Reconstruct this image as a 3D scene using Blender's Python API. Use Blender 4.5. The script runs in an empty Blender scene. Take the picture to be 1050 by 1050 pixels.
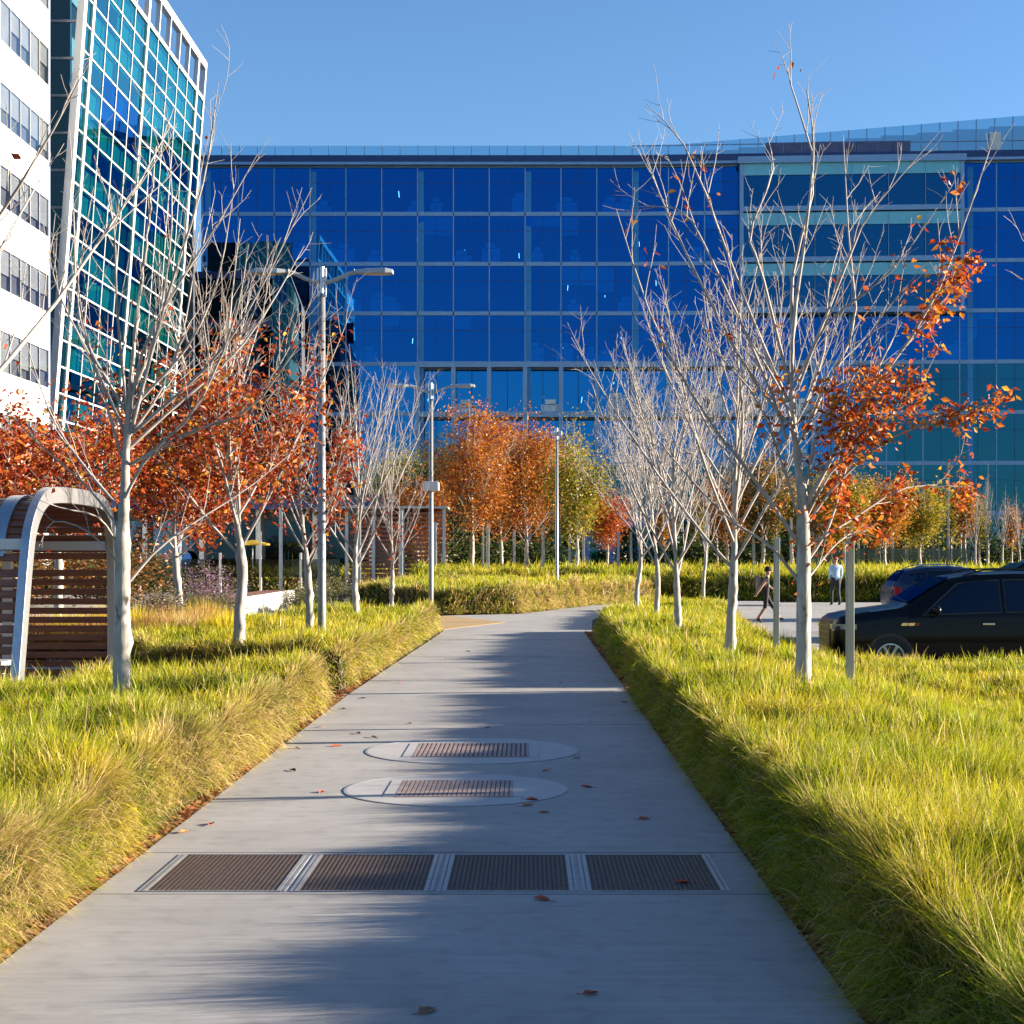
import bpy, bmesh, math, random
import numpy as np
from mathutils import Vector, Matrix
R = math.radians
sc = bpy.context.scene
COL = sc.collection
F, CX, CY, CH = 1650.0, 542.0, 569.0, 1.8        # focal length in photo pixels, optical axis, eye height
def at(px, py, Y):                                # photo pixel at distance Y -> world point
    return np.array([(px-CX)/F*Y, Y, CH+(CY-py)/F*Y])
def clamp01(v): return np.clip(v, 0., 1.)
def sstep(a, b, v):
    t = clamp01((v-a)/(b-a)); return t*t*(3-2*t)
def gz(x, y):                                     # terrain height
    x = np.asarray(x, float); y = np.asarray(y, float)
    park = -.46+.42*clamp01((y-31)/27)
    s = sstep(2.6, 5.2, x)*sstep(8, 16, y)*(1-sstep(66, 80, y))
    return s*park

# ------------------------------------------------------------------ render, world, camera, light
sc.view_settings.view_transform = 'Standard'; sc.view_settings.look = 'None'
sc.view_settings.gamma = 1.0; sc.view_settings.exposure = EXPOSURE = 2.1
sc.cycles.use_denoising = True
sc.cycles.max_bounces = 7; sc.cycles.diffuse_bounces = 3; sc.cycles.glossy_bounces = 4
sc.cycles.transmission_bounces = 3; sc.cycles.transparent_max_bounces = 10
sc.cycles.caustics_reflective = False; sc.cycles.caustics_refractive = False
SUN_EL, SUN_AZ = 12.9, 83.0                       # azimuth clockwise from +Y
w = bpy.data.worlds.new("World"); sc.world = w; w.use_nodes = True
nt = w.node_tree; bg = nt.nodes['Background']
sky = nt.nodes.new('ShaderNodeTexSky'); sky.sky_type = 'NISHITA'; sky.sun_disc = False
sky.sun_elevation = R(SUN_EL); sky.sun_rotation = R(SUN_AZ)
sky.air_density = 1.0; sky.dust_density = 0.15; sky.ozone_density = 4.5; sky.altitude = 300
nt.links.new(sky.outputs[0], bg.inputs[0]); bg.inputs[1].default_value = 0.057
sd = Vector((math.sin(R(SUN_AZ))*math.cos(R(SUN_EL)), math.cos(R(SUN_AZ))*math.cos(R(SUN_EL)), math.sin(R(SUN_EL))))
sl = bpy.data.lights.new('sun', 'SUN'); sl.energy = 5.0; sl.angle = R(.5); sl.color = (1, .86, .67)
so = bpy.data.objects.new('sun', sl); COL.objects.link(so); so.rotation_euler = sd.to_track_quat('Z', 'Y').to_euler(); so.location = (60, 8, 40)
cam = bpy.data.cameras.new('camera'); co = bpy.data.objects.new('camera', cam); COL.objects.link(co)
co.location = (0, 0, CH); co.rotation_euler = (R(90), 0, 0)
cam.sensor_fit = 'HORIZONTAL'; cam.sensor_width = 36; cam.lens = 36*F/1050
cam.shift_x = (525-CX)/1050; cam.shift_y = (CY-525)/1050
cam.clip_start = .05; cam.clip_end = 3000
sc.camera = co

# ------------------------------------------------------------------ materials
def newmat(name):
    m = bpy.data.materials.new(name); m.use_nodes = True
    return m, m.node_tree, m.node_tree.nodes['Principled BSDF']
def mat(name, c, rough=.6, metal=0., var=.12, scale=6., bump=0., c2=None, spec=.5, stretch=None, coat=0.):
    m, t, b = newmat(name)
    b.inputs['Roughness'].default_value = rough; b.inputs['Metallic'].default_value = metal
    b.inputs['Specular IOR Level'].default_value = spec; b.inputs['Coat Weight'].default_value = coat
    c = np.array(c, float); hi = np.array(c2, float) if c2 is not None else c*(1+var); lo = c*(1-var) if c2 is None else c
    tc = t.nodes.new('ShaderNodeTexCoord'); mp = t.nodes.new('ShaderNodeMapping')
    if stretch: mp.inputs['Scale'].default_value = stretch
    n = t.nodes.new('ShaderNodeTexNoise'); n.inputs['Scale'].default_value = scale; n.inputs['Detail'].default_value = 6
    r = t.nodes.new('ShaderNodeValToRGB'); r.color_ramp.elements[0].position = .32; r.color_ramp.elements[1].position = .68
    r.color_ramp.elements[0].color = (*lo, 1); r.color_ramp.elements[1].color = (*np.minimum(hi, 1), 1)
    L = t.links.new
    L(tc.outputs['Object'], mp.inputs[0]); L(mp.outputs[0], n.inputs[0]); L(n.outputs[0], r.inputs[0]); L(r.outputs[0], b.inputs['Base Color'])
    if bump:
        bp = t.nodes.new('ShaderNodeBump'); bp.inputs['Strength'].default_value = bump; bp.inputs['Distance'].default_value = .02
        L(n.outputs[0], bp.inputs['Height']); L(bp.outputs[0], b.inputs['Normal'])
    return m
def glass(name, tint, refl, amount=.45, rough=.015, wav=.0, through=1.):
    """Thin coated pane: part mirror, part clear tint."""
    m = bpy.data.materials.new(name); m.use_nodes = True; t = m.node_tree; t.nodes.clear(); L = t.links.new
    o = t.nodes.new('ShaderNodeOutputMaterial'); mx = t.nodes.new('ShaderNodeMixShader')
    tr = t.nodes.new('ShaderNodeBsdfTransparent'); tr.inputs[0].default_value = (*tint, 1)
    gl = t.nodes.new('ShaderNodeBsdfGlossy'); gl.inputs[0].default_value = (*refl, 1); gl.inputs['Roughness'].default_value = rough
    fr = t.nodes.new('ShaderNodeLayerWeight'); fr.inputs[0].default_value = .25
    ma = t.nodes.new('ShaderNodeMath'); ma.operation = 'MULTIPLY_ADD'; ma.inputs[1].default_value = 1-amount; ma.inputs[2].default_value = amount; ma.use_clamp = True
    L(fr.outputs['Fresnel'], ma.inputs[0]); L(ma.outputs[0], mx.inputs[0]); L(tr.outputs[0], mx.inputs[1]); L(gl.outputs[0], mx.inputs[2]); L(mx.outputs[0], o.inputs[0])
    if wav:
        tc = t.nodes.new('ShaderNodeTexCoord'); ge = t.nodes.new('ShaderNodeNewGeometry')
        n = t.nodes.new('ShaderNodeTexNoise'); n.inputs['Scale'].default_value = .45; n.inputs['Detail'].default_value = 1
        bp = t.nodes.new('ShaderNodeBump'); bp.inputs['Strength'].default_value = wav; bp.inputs['Distance'].default_value = .1
        L(ge.outputs['Position'], n.inputs[0]); L(n.outputs[0], bp.inputs['Height']); L(bp.outputs[0], gl.inputs['Normal'])
    return m
def leafmat(name, trans=.45, gloss=.06):
    m = bpy.data.materials.new(name); m.use_nodes = True; t = m.node_tree; t.nodes.clear(); L = t.links.new
    o = t.nodes.new('ShaderNodeOutputMaterial'); a = t.nodes.new('ShaderNodeAttribute'); a.attribute_name = 'col'
    d = t.nodes.new('ShaderNodeBsdfDiffuse'); tr = t.nodes.new('ShaderNodeBsdfTranslucent'); g = t.nodes.new('ShaderNodeBsdfGlossy')
    g.inputs['Roughness'].default_value = .4; g.inputs[0].default_value = (1, 1, 1, 1)
    m1 = t.nodes.new('ShaderNodeMixShader'); m1.inputs[0].default_value = trans; m2 = t.nodes.new('ShaderNodeMixShader'); m2.inputs[0].default_value = gloss
    L(a.outputs['Color'], d.inputs[0]); L(a.outputs['Color'], tr.inputs[0]); L(d.outputs[0], m1.inputs[1]); L(tr.outputs[0], m1.inputs[2])
    L(m1.outputs[0], m2.inputs[1]); L(g.outputs[0], m2.inputs[2]); L(m2.outputs[0], o.inputs[0])
    return m
def emis(name, c, s):
    m = bpy.data.materials.new(name); m.use_nodes = True; t = m.node_tree; b = t.nodes['Principled BSDF']
    b.inputs['Base Color'].default_value = (*c, 1); b.inputs['Emission Color'].default_value = (*c, 1); b.inputs['Emission Strength'].default_value = s
    return m
M = {}
M['leaf'] = leafmat('autumn_leaf', .4, .018)
M['grass'] = leafmat('grass_blade', .40, .012)
M['soil'] = mat('mulch_soil', (.07, .045, .03), .95, var=.4, scale=9, bump=.6, c2=(.16, .10, .06))
def barkmat():
    m = mat('pale_bark', (.24, .215, .19), .85, scale=9, bump=.5, c2=(.44, .41, .37), stretch=(1.5, 1.5, .5)); t = m.node_tree; L = t.links.new
    b = t.nodes['Principled BSDF']; src = b.inputs['Base Color'].links[0].from_socket
    tc = t.nodes.new('ShaderNodeTexCoord'); mp = t.nodes.new('ShaderNodeMapping'); mp.inputs['Scale'].default_value = (5, 5, 2.6)
    n = t.nodes.new('ShaderNodeTexNoise'); n.inputs['Scale'].default_value = 1.6; n.inputs['Detail'].default_value = 3
    r = t.nodes.new('ShaderNodeMapRange'); r.inputs[1].default_value = .62; r.inputs[2].default_value = .70
    mx = t.nodes.new('ShaderNodeMix'); mx.data_type = 'RGBA'; mx.inputs['B'].default_value = (.075, .06, .05, 1)
    L(tc.outputs['Object'], mp.inputs[0]); L(mp.outputs[0], n.inputs[0]); L(n.outputs[0], r.inputs[0]); L(r.outputs[0], mx.inputs['Factor']); L(src, mx.inputs['A']); L(mx.outputs['Result'], b.inputs['Base Color'])
    return m
M['bark'] = barkmat()
M['twig'] = mat('grey_twig', (.31, .275, .255), .8, var=.2, scale=5)
M['darkbark'] = mat('brown_bark', (.16, .12, .09), .9, var=.3, scale=8, bump=.4)
M['steel'] = mat('brushed_steel', (.46, .47, .50), .38, .85, var=.06, scale=20)
M['galv'] = mat('galvanised_steel', (.24, .245, .25), .5, .4, var=.1, scale=14)
M['whitepaint'] = mat('white_paint', (.62, .62, .61), .45, var=.03, scale=3)
M['greypaint'] = mat('grey_paint', (.36, .38, .40), .5, var=.05, scale=3)
M['wood'] = mat('red_brown_slat', (.17, .052, .026), .5, var=.35, scale=3, c2=(.27, .10, .055), stretch=(.4, 6, 6))
M['stake'] = mat('weathered_stake', (.30, .31, .28), .8, var=.15, scale=9, stretch=(1, 1, .15))
M['rust'] = mat('rusted_iron', (.055, .038, .030), .6, .3, var=.3, scale=25, c2=(.11, .075, .055))
M['pinkiron'] = mat('dull_red_iron', (.30, .23, .215), .6, .2, var=.2, scale=25)
M['pit'] = mat('dark_pit', (.010, .009, .008), .95, var=.2); M['silt'] = mat('silt_floor', (.10, .075, .065), .95, var=.3, scale=20)
M['black'] = mat('black_plastic', (.012, .012, .013), .5, var=.2)
M['tyre'] = mat('tyre_rubber', (.014, .014, .014), .85, var=.2)
M['skin'] = mat('skin', (.34, .19, .13), .55, var=.08, scale=12)
M['hair'] = mat('dark_hair', (.012, .009, .008), .6, var=.2)

# ------------------------------------------------------------------ object helpers
def tag(o, label=None, cat=None, group=None, kind=None):
    if label: o['label'] = label
    if cat: o['category'] = cat
    if group: o['group'] = group
    if kind: o['kind'] = kind
    return o
def empty(name, loc=(0, 0, 0), rz=0., **k):
    o = bpy.data.objects.new(name, None); COL.objects.link(o); o.location = loc; o.rotation_euler = (0, 0, rz); o.empty_display_size = .2
    return tag(o, **k)
def link(name, me, m=None, parent=None, loc=None, **k):
    o = bpy.data.objects.new(name, me); COL.objects.link(o)
    if m is not None:
        for q in (m if isinstance(m, (list, tuple)) else [m]): me.materials.append(q)
    if parent is not None: o.parent = parent
    if loc is not None: o.location = loc
    return tag(o, **k)
def dup(o, parent=None):
    c = o.copy(); COL.objects.link(c)
    if parent is not None: c.parent = parent
    for ch in o.children: dup(ch, c)
    return c
def raw(name, V, Q=None, T=None, cols=None, smooth=False, mi=None):
    """mesh from numpy arrays of verts, quads, tris (fast)"""
    V = np.asarray(V, np.float32); me = bpy.data.meshes.new(name)
    Q = np.zeros((0, 4), np.int32) if Q is None or len(Q) == 0 else np.asarray(Q, np.int32)
    T = np.zeros((0, 3), np.int32) if T is None or len(T) == 0 else np.asarray(T, np.int32)
    nl = Q.size+T.size; npol = len(Q)+len(T)
    me.vertices.add(len(V)); me.vertices.foreach_set('co', V.ravel())
    me.loops.add(nl); me.loops.foreach_set('vertex_index', np.concatenate([Q.ravel(), T.ravel()]).astype(np.int32))
    me.polygons.add(npol)
    st = np.concatenate([np.arange(len(Q))*4, Q.size+np.arange(len(T))*3]).astype(np.int32)
    me.polygons.foreach_set('loop_start', st)
    if mi is not None: me.polygons.foreach_set('material_index', np.asarray(mi, np.int32))
    me.polygons.foreach_set('use_smooth', np.full(npol, smooth, bool))
    me.update(calc_edges=True)
    if cols is not None:
        a = me.color_attributes.new('col', 'FLOAT_COLOR', 'POINT')
        c4 = np.ones((len(V), 4), np.float32); c4[:, :3] = cols; a.data.foreach_set('color', c4.ravel())
    return me
class MB:
    """collects boxes, bars, tubes and sheets; build() links them as ONE mesh object"""
    def __init__(s): s.V = []; s.Q = []; s.T = []; s.mq = []; s.mt = []; s.n = 0; s.cur = 0
    def add(s, V, Q=None, T=None):
        V = np.asarray(V, float)
        if Q is not None and len(Q): s.Q.append(np.asarray(Q, int)+s.n); s.mq.append(np.full(len(Q), s.cur))
        if T is not None and len(T): s.T.append(np.asarray(T, int)+s.n); s.mt.append(np.full(len(T), s.cur))
        s.V.append(V); s.n += len(V); return s
    def box(s, x0, x1, y0, y1, z0, z1):
        V = [(x, y, z) for z in (z0, z1) for x, y in ((x0, y0), (x1, y0), (x1, y1), (x0, y1))]
        return s.add(V, [(3, 2, 1, 0), (4, 5, 6, 7), (0, 1, 5, 4), (1, 2, 6, 5), (2, 3, 7, 6), (3, 0, 4, 7)])
    def bar(s, p, q, wx, wy, ref=(0, 0, 1)):
        p = np.array(p, float); q = np.array(q, float); t = (q-p)/np.linalg.norm(q-p); r = np.array(ref, float)
        if abs(t@r) > .99: r = np.array([0, 1., 0])
        u = np.cross(t, r); u /= np.linalg.norm(u); v = np.cross(u, t)
        V = [c+u*a*wx/2+v*b*wy/2 for c in (p, q) for a, b in ((-1, -1), (1, -1), (1, 1), (-1, 1))]
        return s.add(V, [(3, 2, 1, 0), (4, 5, 6, 7), (0, 1, 5, 4), (1, 2, 6, 5), (2, 3, 7, 6), (3, 0, 4, 7)])
    def tube(s, P, r, n=8, cap=True):
        P = np.asarray(P, float); k = len(P); r = np.broadcast_to(np.asarray(r, float), (k,))
        t = np.gradient(P, axis=0); t /= np.linalg.norm(t, axis=1)[:, None]+1e-12
        d = P[-1]-P[0]; d = d/(np.linalg.norm(d)+1e-9)
        ref = np.array([1., 0, 0]) if abs(d[0]) < .6 else np.array([0, 0, 1.])
        u = np.cross(t, ref); u /= np.linalg.norm(u, axis=1)[:, None]+1e-12; v = np.cross(t, u)
        a = np.arange(n)*2*np.pi/n
        V = P[:, None]+r[:, None, None]*(np.cos(a)[None, :, None]*u[:, None]+np.sin(a)[None, :, None]*v[:, None])
        V = V.reshape(-1, 3); i = np.arange(k-1)[:, None]*n; j = np.arange(n)[None]; j2 = (j+1) % n
        Q = np.stack([i+j, i+j2, i+n+j2, i+n+j], -1).reshape(-1, 4)
        if not cap: return s.add(V, Q)
        V = np.vstack([V, P[0], P[-1]]); c0, c1 = k*n, k*n+1; jj = np.arange(n); q2 = (jj+1) % n
        T = np.vstack([np.stack([np.full(n, c0), q2, jj], 1), np.stack([np.full(n, c1), (k-1)*n+jj, (k-1)*n+q2], 1)])
        return s.add(V, Q, T)
    def lathe(s, prof, c=(0, 0, 0), n=20, axis='z'):
        """prof: (radius, height) pairs"""
        a = np.arange(n)*2*np.pi/n; k = len(prof); P = np.array(prof, float)
        V = np.stack([P[:, 0:1]*np.cos(a), P[:, 0:1]*np.sin(a), np.repeat(P[:, 1:2], n, 1)], -1).reshape(-1, 3)
        if axis == 'y': V = V[:, [0, 2, 1]]*np.array([1, 1, 1])
        if axis == 'x': V = V[:, [2, 0, 1]]
        i = np.arange(k-1)[:, None]*n; j = np.arange(n)[None]; j2 = (j+1) % n
        return s.add(V+np.array(c), np.stack([i+j, i+j2, i+n+j2, i+n+j], -1).reshape(-1, 4))
    def poly(s, pts):
        """flat fan polygon from its ring"""
        n = len(pts); V = np.vstack([np.asarray(pts, float), np.mean(pts, 0)])
        return s.add(V, None, [(i, (i+1) % n, n) for i in range(n)])
    def prism(s, ring, off):
        """ring of points extruded by the vector off"""
        ring = np.asarray(ring, float); n = len(ring); off = np.array(off, float)
        s.poly(ring[::-1]); s.poly(ring+off)
        return s.add(np.vstack([ring, ring+off]), [(i, (i+1) % n, n+(i+1) % n, n+i) for i in range(n)])
    def me(s, name, smooth=False):
        V = np.vstack(s.V); Q = np.vstack(s.Q) if s.Q else None; T = np.vstack(s.T) if s.T else None
        mi = np.concatenate((s.mq if s.Q else [])+(s.mt if s.T else []))
        return raw(name, V, Q, T, None, smooth, mi)
    def build(s, name, m, parent=None, loc=None, smooth=False, bevel=0., **k):
        o = link(name, s.me(name, smooth), m, parent, loc, **k)
        if bevel:
            b = o.modifiers.new('bevel', 'BEVEL'); b.width = bevel; b.segments = 2; b.limit_method = 'ANGLE'; b.angle_limit = R(40)
        return o
# ------------------------------------------------------------------ ground, path, paving
rng = np.random.default_rng(7)
def sheet(name, xs, ys, zf, m, **k):
    X, Y = np.meshgrid(xs, ys); Z = zf(X, Y); nx, ny = len(xs), len(ys)
    V = np.stack([X, Y, Z], -1).reshape(-1, 3); i = np.arange(ny-1)[:, None]*nx; j = np.arange(nx-1)[None]
    Q = np.stack([i+j, i+j+1, i+nx+j+1, i+nx+j], -1).reshape(-1, 4)
    return link(name, raw(name, V, Q, smooth=True), m, **k)
xs = np.unique(np.concatenate([np.linspace(-900, -40, 12), np.linspace(-40, 40, 161), np.linspace(40, 900, 12)]))
ys = np.unique(np.concatenate([np.linspace(-300, -4, 8), np.linspace(-4, 90, 189), np.linspace(90, 1500, 14)]))
M['ground'] = mat('ground_mix', (.06, .05, .03), .95, scale=1.2, c2=(.11, .10, .05), bump=.4)
sheet('ground', xs, ys, lambda x, y: gz(x, y)-.02, M['ground'], kind='structure')

def concrete():
    m, t, b = newmat('broomed_concrete'); L = t.links.new; b.inputs['Roughness'].default_value = .75
    ge = t.nodes.new('ShaderNodeNewGeometry')
    def noise(s, sc_, det=5):
        mp = t.nodes.new('ShaderNodeMapping'); mp.inputs['Scale'].default_value = s; n = t.nodes.new('ShaderNodeTexNoise')
        n.inputs['Scale'].default_value = sc_; n.inputs['Detail'].default_value = det; L(ge.outputs['Position'], mp.inputs[0]); L(mp.outputs[0], n.inputs[0]); return n
    n1 = noise((.25, 6, 1), 3.2); n2 = noise((1, 1, 1), .9); n3 = noise((1.2, 40, 1), 2.); n4 = noise((1, 1, 1), 7., 8)
    def ramp(n, a, b_, lo, hi):
        r = t.nodes.new('ShaderNodeMapRange'); r.inputs[1].default_value = a; r.inputs[2].default_value = b_; r.inputs[3].default_value = lo; r.inputs[4].default_value = hi
        L(n.outputs[0], r.inputs[0]); return r
    def mul(a, b_):
        q = t.nodes.new('ShaderNodeMath'); q.operation = 'MULTIPLY'; L(a.outputs[0], q.inputs[0]); L(b_.outputs[0], q.inputs[1]); return q
    v = mul(mul(ramp(n1, .3, .7, .93, 1.05), ramp(n2, .3, .7, .84, 1.08)), mul(ramp(n3, .3, .7, .93, 1.06), ramp(n4, .25, .5, .83, 1.02)))
    mx = t.nodes.new('ShaderNodeVectorMath'); mx.operation = 'SCALE'; mx.inputs[0].default_value = (.315, .306, .296); L(v.outputs[0], mx.inputs['Scale']); L(mx.outputs[0], b.inputs['Base Color'])
    bp = t.nodes.new('ShaderNodeBump'); bp.inputs['Strength'].default_value = .25; bp.inputs['Distance'].default_value = .004; L(n3.outputs[0], bp.inputs['Height']); L(bp.outputs[0], b.inputs['Normal'])
    return m
M['concrete'] = concrete()
M['disc'] = mat('pale_smooth_concrete', (.395, .385, .375), .6, var=.06, scale=3)
M['asphalt'] = mat('parking_concrete', (.22, .215, .205), .85, var=.14, scale=2.5)
M['paving'] = mat('plaza_paving', (.24, .235, .225), .8, var=.12, scale=1.6)
M['gravel'] = mat('tan_gravel', (.32, .21, .09), .95, var=.25, scale=30, bump=.4)
# main path with its bend to the far planting; thin slab with a small edge
pl = [(-2.3, -6), (-2.3, 20.5), (-2.12, 30), (-1.98, 37.6), (-2.4, 41), (-2.45, 47.2), (-.2, 48.7), (2.25, 57), (6, 63), (9, 63), (9, 57.5), (3.2, 57.2), (1.75, 44), (1.48, 37.6), (1.36, 30), (1.28, 20), (1.28, -6)]
def slab(name, ring, z0, z1, m, **k):
    me = bpy.data.meshes.new(name); bm = bmesh.new()
    f = bm.faces.new([bm.verts.new((x, y, z1)) for x, y in ring])
    if f.normal.z < 0 or (f.normal_update() or f.normal.z < 0): f.normal_flip()
    e = bmesh.ops.extrude_face_region(bm, geom=[f]); vs = [g for g in e['geom'] if isinstance(g, bmesh.types.BMVert)]
    for v in vs: v.co.z = z0
    bmesh.ops.recalc_face_normals(bm, faces=bm.faces[:]); bm.to_mesh(me); bm.free()
    return link(name, me, m, **k)
slab('concrete_path', pl, -.12, .02, M['concrete'], kind='structure')
for Yj in (5.9, 8.44, 9.62, 16.9, 22.6, 28.2, 33.9):
    MB().box(-2.29, 1.27 if Yj < 25 else 1.33, Yj, Yj+.007, .018, .0212).build('path_joint', M['pit'], kind='structure')
slab('gravel_path', [(-2.0, 38.3), (-.6, 42.5), (-2.3, 46.9), (-9, 46.2), (-9, 39.2)], -.1, .026, M['gravel'], kind='structure')
slab('plaza_paving', [(-6.6, 25.2), (-5.2, 36.0), (-5.6, 60), (-9, 78), (-40, 78), (-40, 50), (-15, 40), (-13, 25.2)], -.1, .012, M['paving'], kind='structure')
sheet('parking_lot', np.linspace(5.35, 60, 40), np.linspace(28.05, 61, 35), lambda x, y: gz(x, y)+.006, M['asphalt'], kind='structure')
sheet('walkway', np.linspace(5.0, 14, 30), np.linspace(43, 61.8, 30), lambda x, y: gz(x, y)+.016, M['concrete'], kind='structure')
cb = MB()
for i in range(20):
    x0 = 5.2+i*1.2; cb.box(x0, x0+1.19, 27.75, 28.0, -.7, -.22)
cb.build('kerb', M['disc'], kind='structure', bevel=.02)
M['line'] = mat('white_road_paint', (.7, .7, .68), .7, var=.12, scale=9)
for i, Yl in enumerate((30.6, 34.6, 38.2, 42.6)):
    sheet('parking_line', np.linspace(6, 11.5, 12), np.array([Yl, Yl+.11]), lambda x, y: gz(x, y)+.012, M['line'], kind='structure')

# ---- drain grates set in the path
gx = [-2.02, -1.30, -.52, .26, 1.05]; y0, y1 = 8.5, 9.55
def grate(name, x0, x1, y0, y1, nx, ny, bw, label, cat, m, grp):
    e = empty(name, ((x0+x1)/2, (y0+y1)/2, .02), label=label, cat=cat, group=grp); hx, hy = (x1-x0)/2, (y1-y0)/2
    MB().box(-hx, hx, -hy, hy, -.03, -.014).build('pit_floor', M['pit'], e)
    b = MB(); zt = .004
    for i in range(nx+1):
        x = -hx+i*2*hx/nx; b.box(x-bw/2, x+bw/2, -hy, hy, -.012, zt)
    for j in range(ny+1):
        y = -hy+j*2*hy/ny; b.box(-hx, hx, y-bw*.42, y+bw*.42, -.011, zt-.0015)
    b.build('bar_panel', m, e)
    return e
M['steel_frame'] = mat('worn_steel_frame', (.34, .35, .36), .5, .5, var=.15, scale=12)
names = ['brown trench grate nearest the sunny grass edge, first of four', 'brown trench grate second from the sunny grass, half in shadow', 'brown trench grate in shadow, third from the sunny grass', 'brown trench grate nearest the shaded grass edge, last of four']
cent = [(-2.02, -1.335), (-1.215, -.555), (-.435, .215), (.335, 1.02)]
for (a, b_), nm in zip(cent, names):
    e = grate('drain_grate', a, b_, y0+.02, y1-.02, 26, 36, .0125, nm, 'grate', M['rust'], 'trench grates across the path')
    f = MB(); hx = (b_-a)/2; hy = (y1-y0)/2-.02
    for q in (-1, 1):
        f.box(q*(hx+.012)-.011, q*(hx+.012)+.011, -hy-.02, hy+.02, -.02, .006)
        f.box(q*(hx+.040)-.009, q*(hx+.040)+.009, -hy-.02, hy+.02, -.02, .0045)
        f.box(-hx, hx, q*(hy+.012)-.007, q*(hy+.012)+.007, -.02, .0055)
    f.build('frame', M['steel_frame'], e)
def well(name, cx, cy, r, hw, label):
    e = empty(name, (cx, cy, .02), label=label, cat='cover', group='round covers in the path')
    n = 64
    MB().lathe([(0.001, .0045), (r-.02, .0045), (r-.02, -.02)], n=n).build('concrete_disc', M['disc'], e)
    MB().lathe([(r-.022, -.02), (r-.022, .0052), (r, .0052), (r, -.02)], n=n).build('rim', M['steel_frame'], e)
    MB().box(-hw, hw, -hw, hw, .0046, .006).build('pit_floor', M['silt'], e)
    b = MB(); k = 24
    for i in range(k+1):
        x = -hw+i*2*hw/k; b.box(x-.013, x+.013, -hw, hw, .006, .0105)
    for j in (0, .25, .5, .75, 1): b.box(-hw, hw, -hw+j*2*hw-.012, -hw+j*2*hw+.012, .006, .0095)
    b.build('grate', M['pinkiron'], e)
    for q in (-1, 1): MB().box(q*(hw+.055)-.045, q*(hw+.055)+.045, -hw, hw, .004, .009).build('side_strip', M['disc'], e)
    return e
well('round_cover', -.55, 12.22, .85, .42, 'round concrete cover with a square grate, the nearer of two')
well('round_cover', -.51, 14.63, .97, .50, 'round concrete cover with a square grate, the farther and larger')

# ------------------------------------------------------------------ grass beds (blades in real size, one mesh per bed)
def grass_blades(rng, roots, az, lean, L, wid, cb, cm, ct):
    """roots N3; returns verts, quads, tris, colours.  Blade: 3 rings of 2 + a tip."""
    N = len(roots); ts = np.array([0, .38, .74, 1.0]); d = np.stack([np.cos(az), np.sin(az), np.zeros(N)], 1)
    wa = az+np.pi/2+rng.normal(0, .7, N); wv = np.stack([np.cos(wa), np.sin(wa), rng.normal(0, .2, N)], 1)
    V = np.zeros((N, 7, 3)); C = np.zeros((N, 7, 3)); wf = [.75, 1., .62]; cs = [cb, cb*.35+cm*.65, cm*.35+ct*.65, ct]
    for i, t in enumerate(ts):
        h = L*lean*.82*t**1.75; v = L*(t*(1-.10*lean)-.36*lean*t**2.3)
        p = roots+d*h[:, None]; p[:, 2] += v
        if i < 3:
            o = wv*(wid*wf[i]/2)[:, None]; V[:, 2*i] = p-o; V[:, 2*i+1] = p+o; C[:, 2*i] = C[:, 2*i+1] = cs[i]
        else: V[:, 6] = p; C[:, 6] = cs[i]
    b = np.arange(N)[:, None]*7
    Q = np.concatenate([b+np.array([0, 1, 3, 2]), b+np.array([2, 3, 5, 4])]); T = b+np.array([4, 5, 6])
    return V.reshape(-1, 3), Q, T, C.reshape(-1, 3)
def inside(ring, x, y):
    r = np.array(ring); c = np.zeros(len(x), bool); n = len(r)
    for i in range(n):
        (xa, ya), (xb, yb) = r[i], r[(i+1) % n]
        if ya == yb: continue
        m = ((ya > y) != (yb > y)) & (x < (xb-xa)*(y-ya)/(yb-ya)+xa); c ^= m
    return c
def edge_dist(ring, x, y):
    d = np.full(len(x), 1e9); r = np.array(ring); n = len(r)
    for i in range(n):
        a = r[i]; e = r[(i+1) % n]-a; t = clamp01(((x-a[0])*e[0]+(y-a[1])*e[1])/(e@e)); d = np.minimum(d, np.hypot(x-a[0]-t*e[0], y-a[1]-t*e[1]))
    return d
def vnoise(x, y, s, seed):
    """smooth value noise 0..1"""
    g = np.random.default_rng(seed).random((64, 64)); u = x/s; v = y/s; i = np.floor(u).astype(int); j = np.floor(v).astype(int); a = u-i; b = v-j
    a = a*a*(3-2*a); b = b*b*(3-2*b); q = lambda p, r: g[p % 64, r % 64]
    return (q(i, j)*(1-a)+q(i+1, j)*a)*(1-b)+(q(i, j+1)*(1-a)+q(i+1, j+1)*a)*b
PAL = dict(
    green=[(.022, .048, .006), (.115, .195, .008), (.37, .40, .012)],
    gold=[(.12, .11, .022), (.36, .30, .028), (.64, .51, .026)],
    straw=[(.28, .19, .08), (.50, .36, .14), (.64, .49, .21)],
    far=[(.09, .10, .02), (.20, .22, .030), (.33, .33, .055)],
    orange=[(.18, .09, .03), (.36, .17, .045), (.46, .28, .09)])
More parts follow.
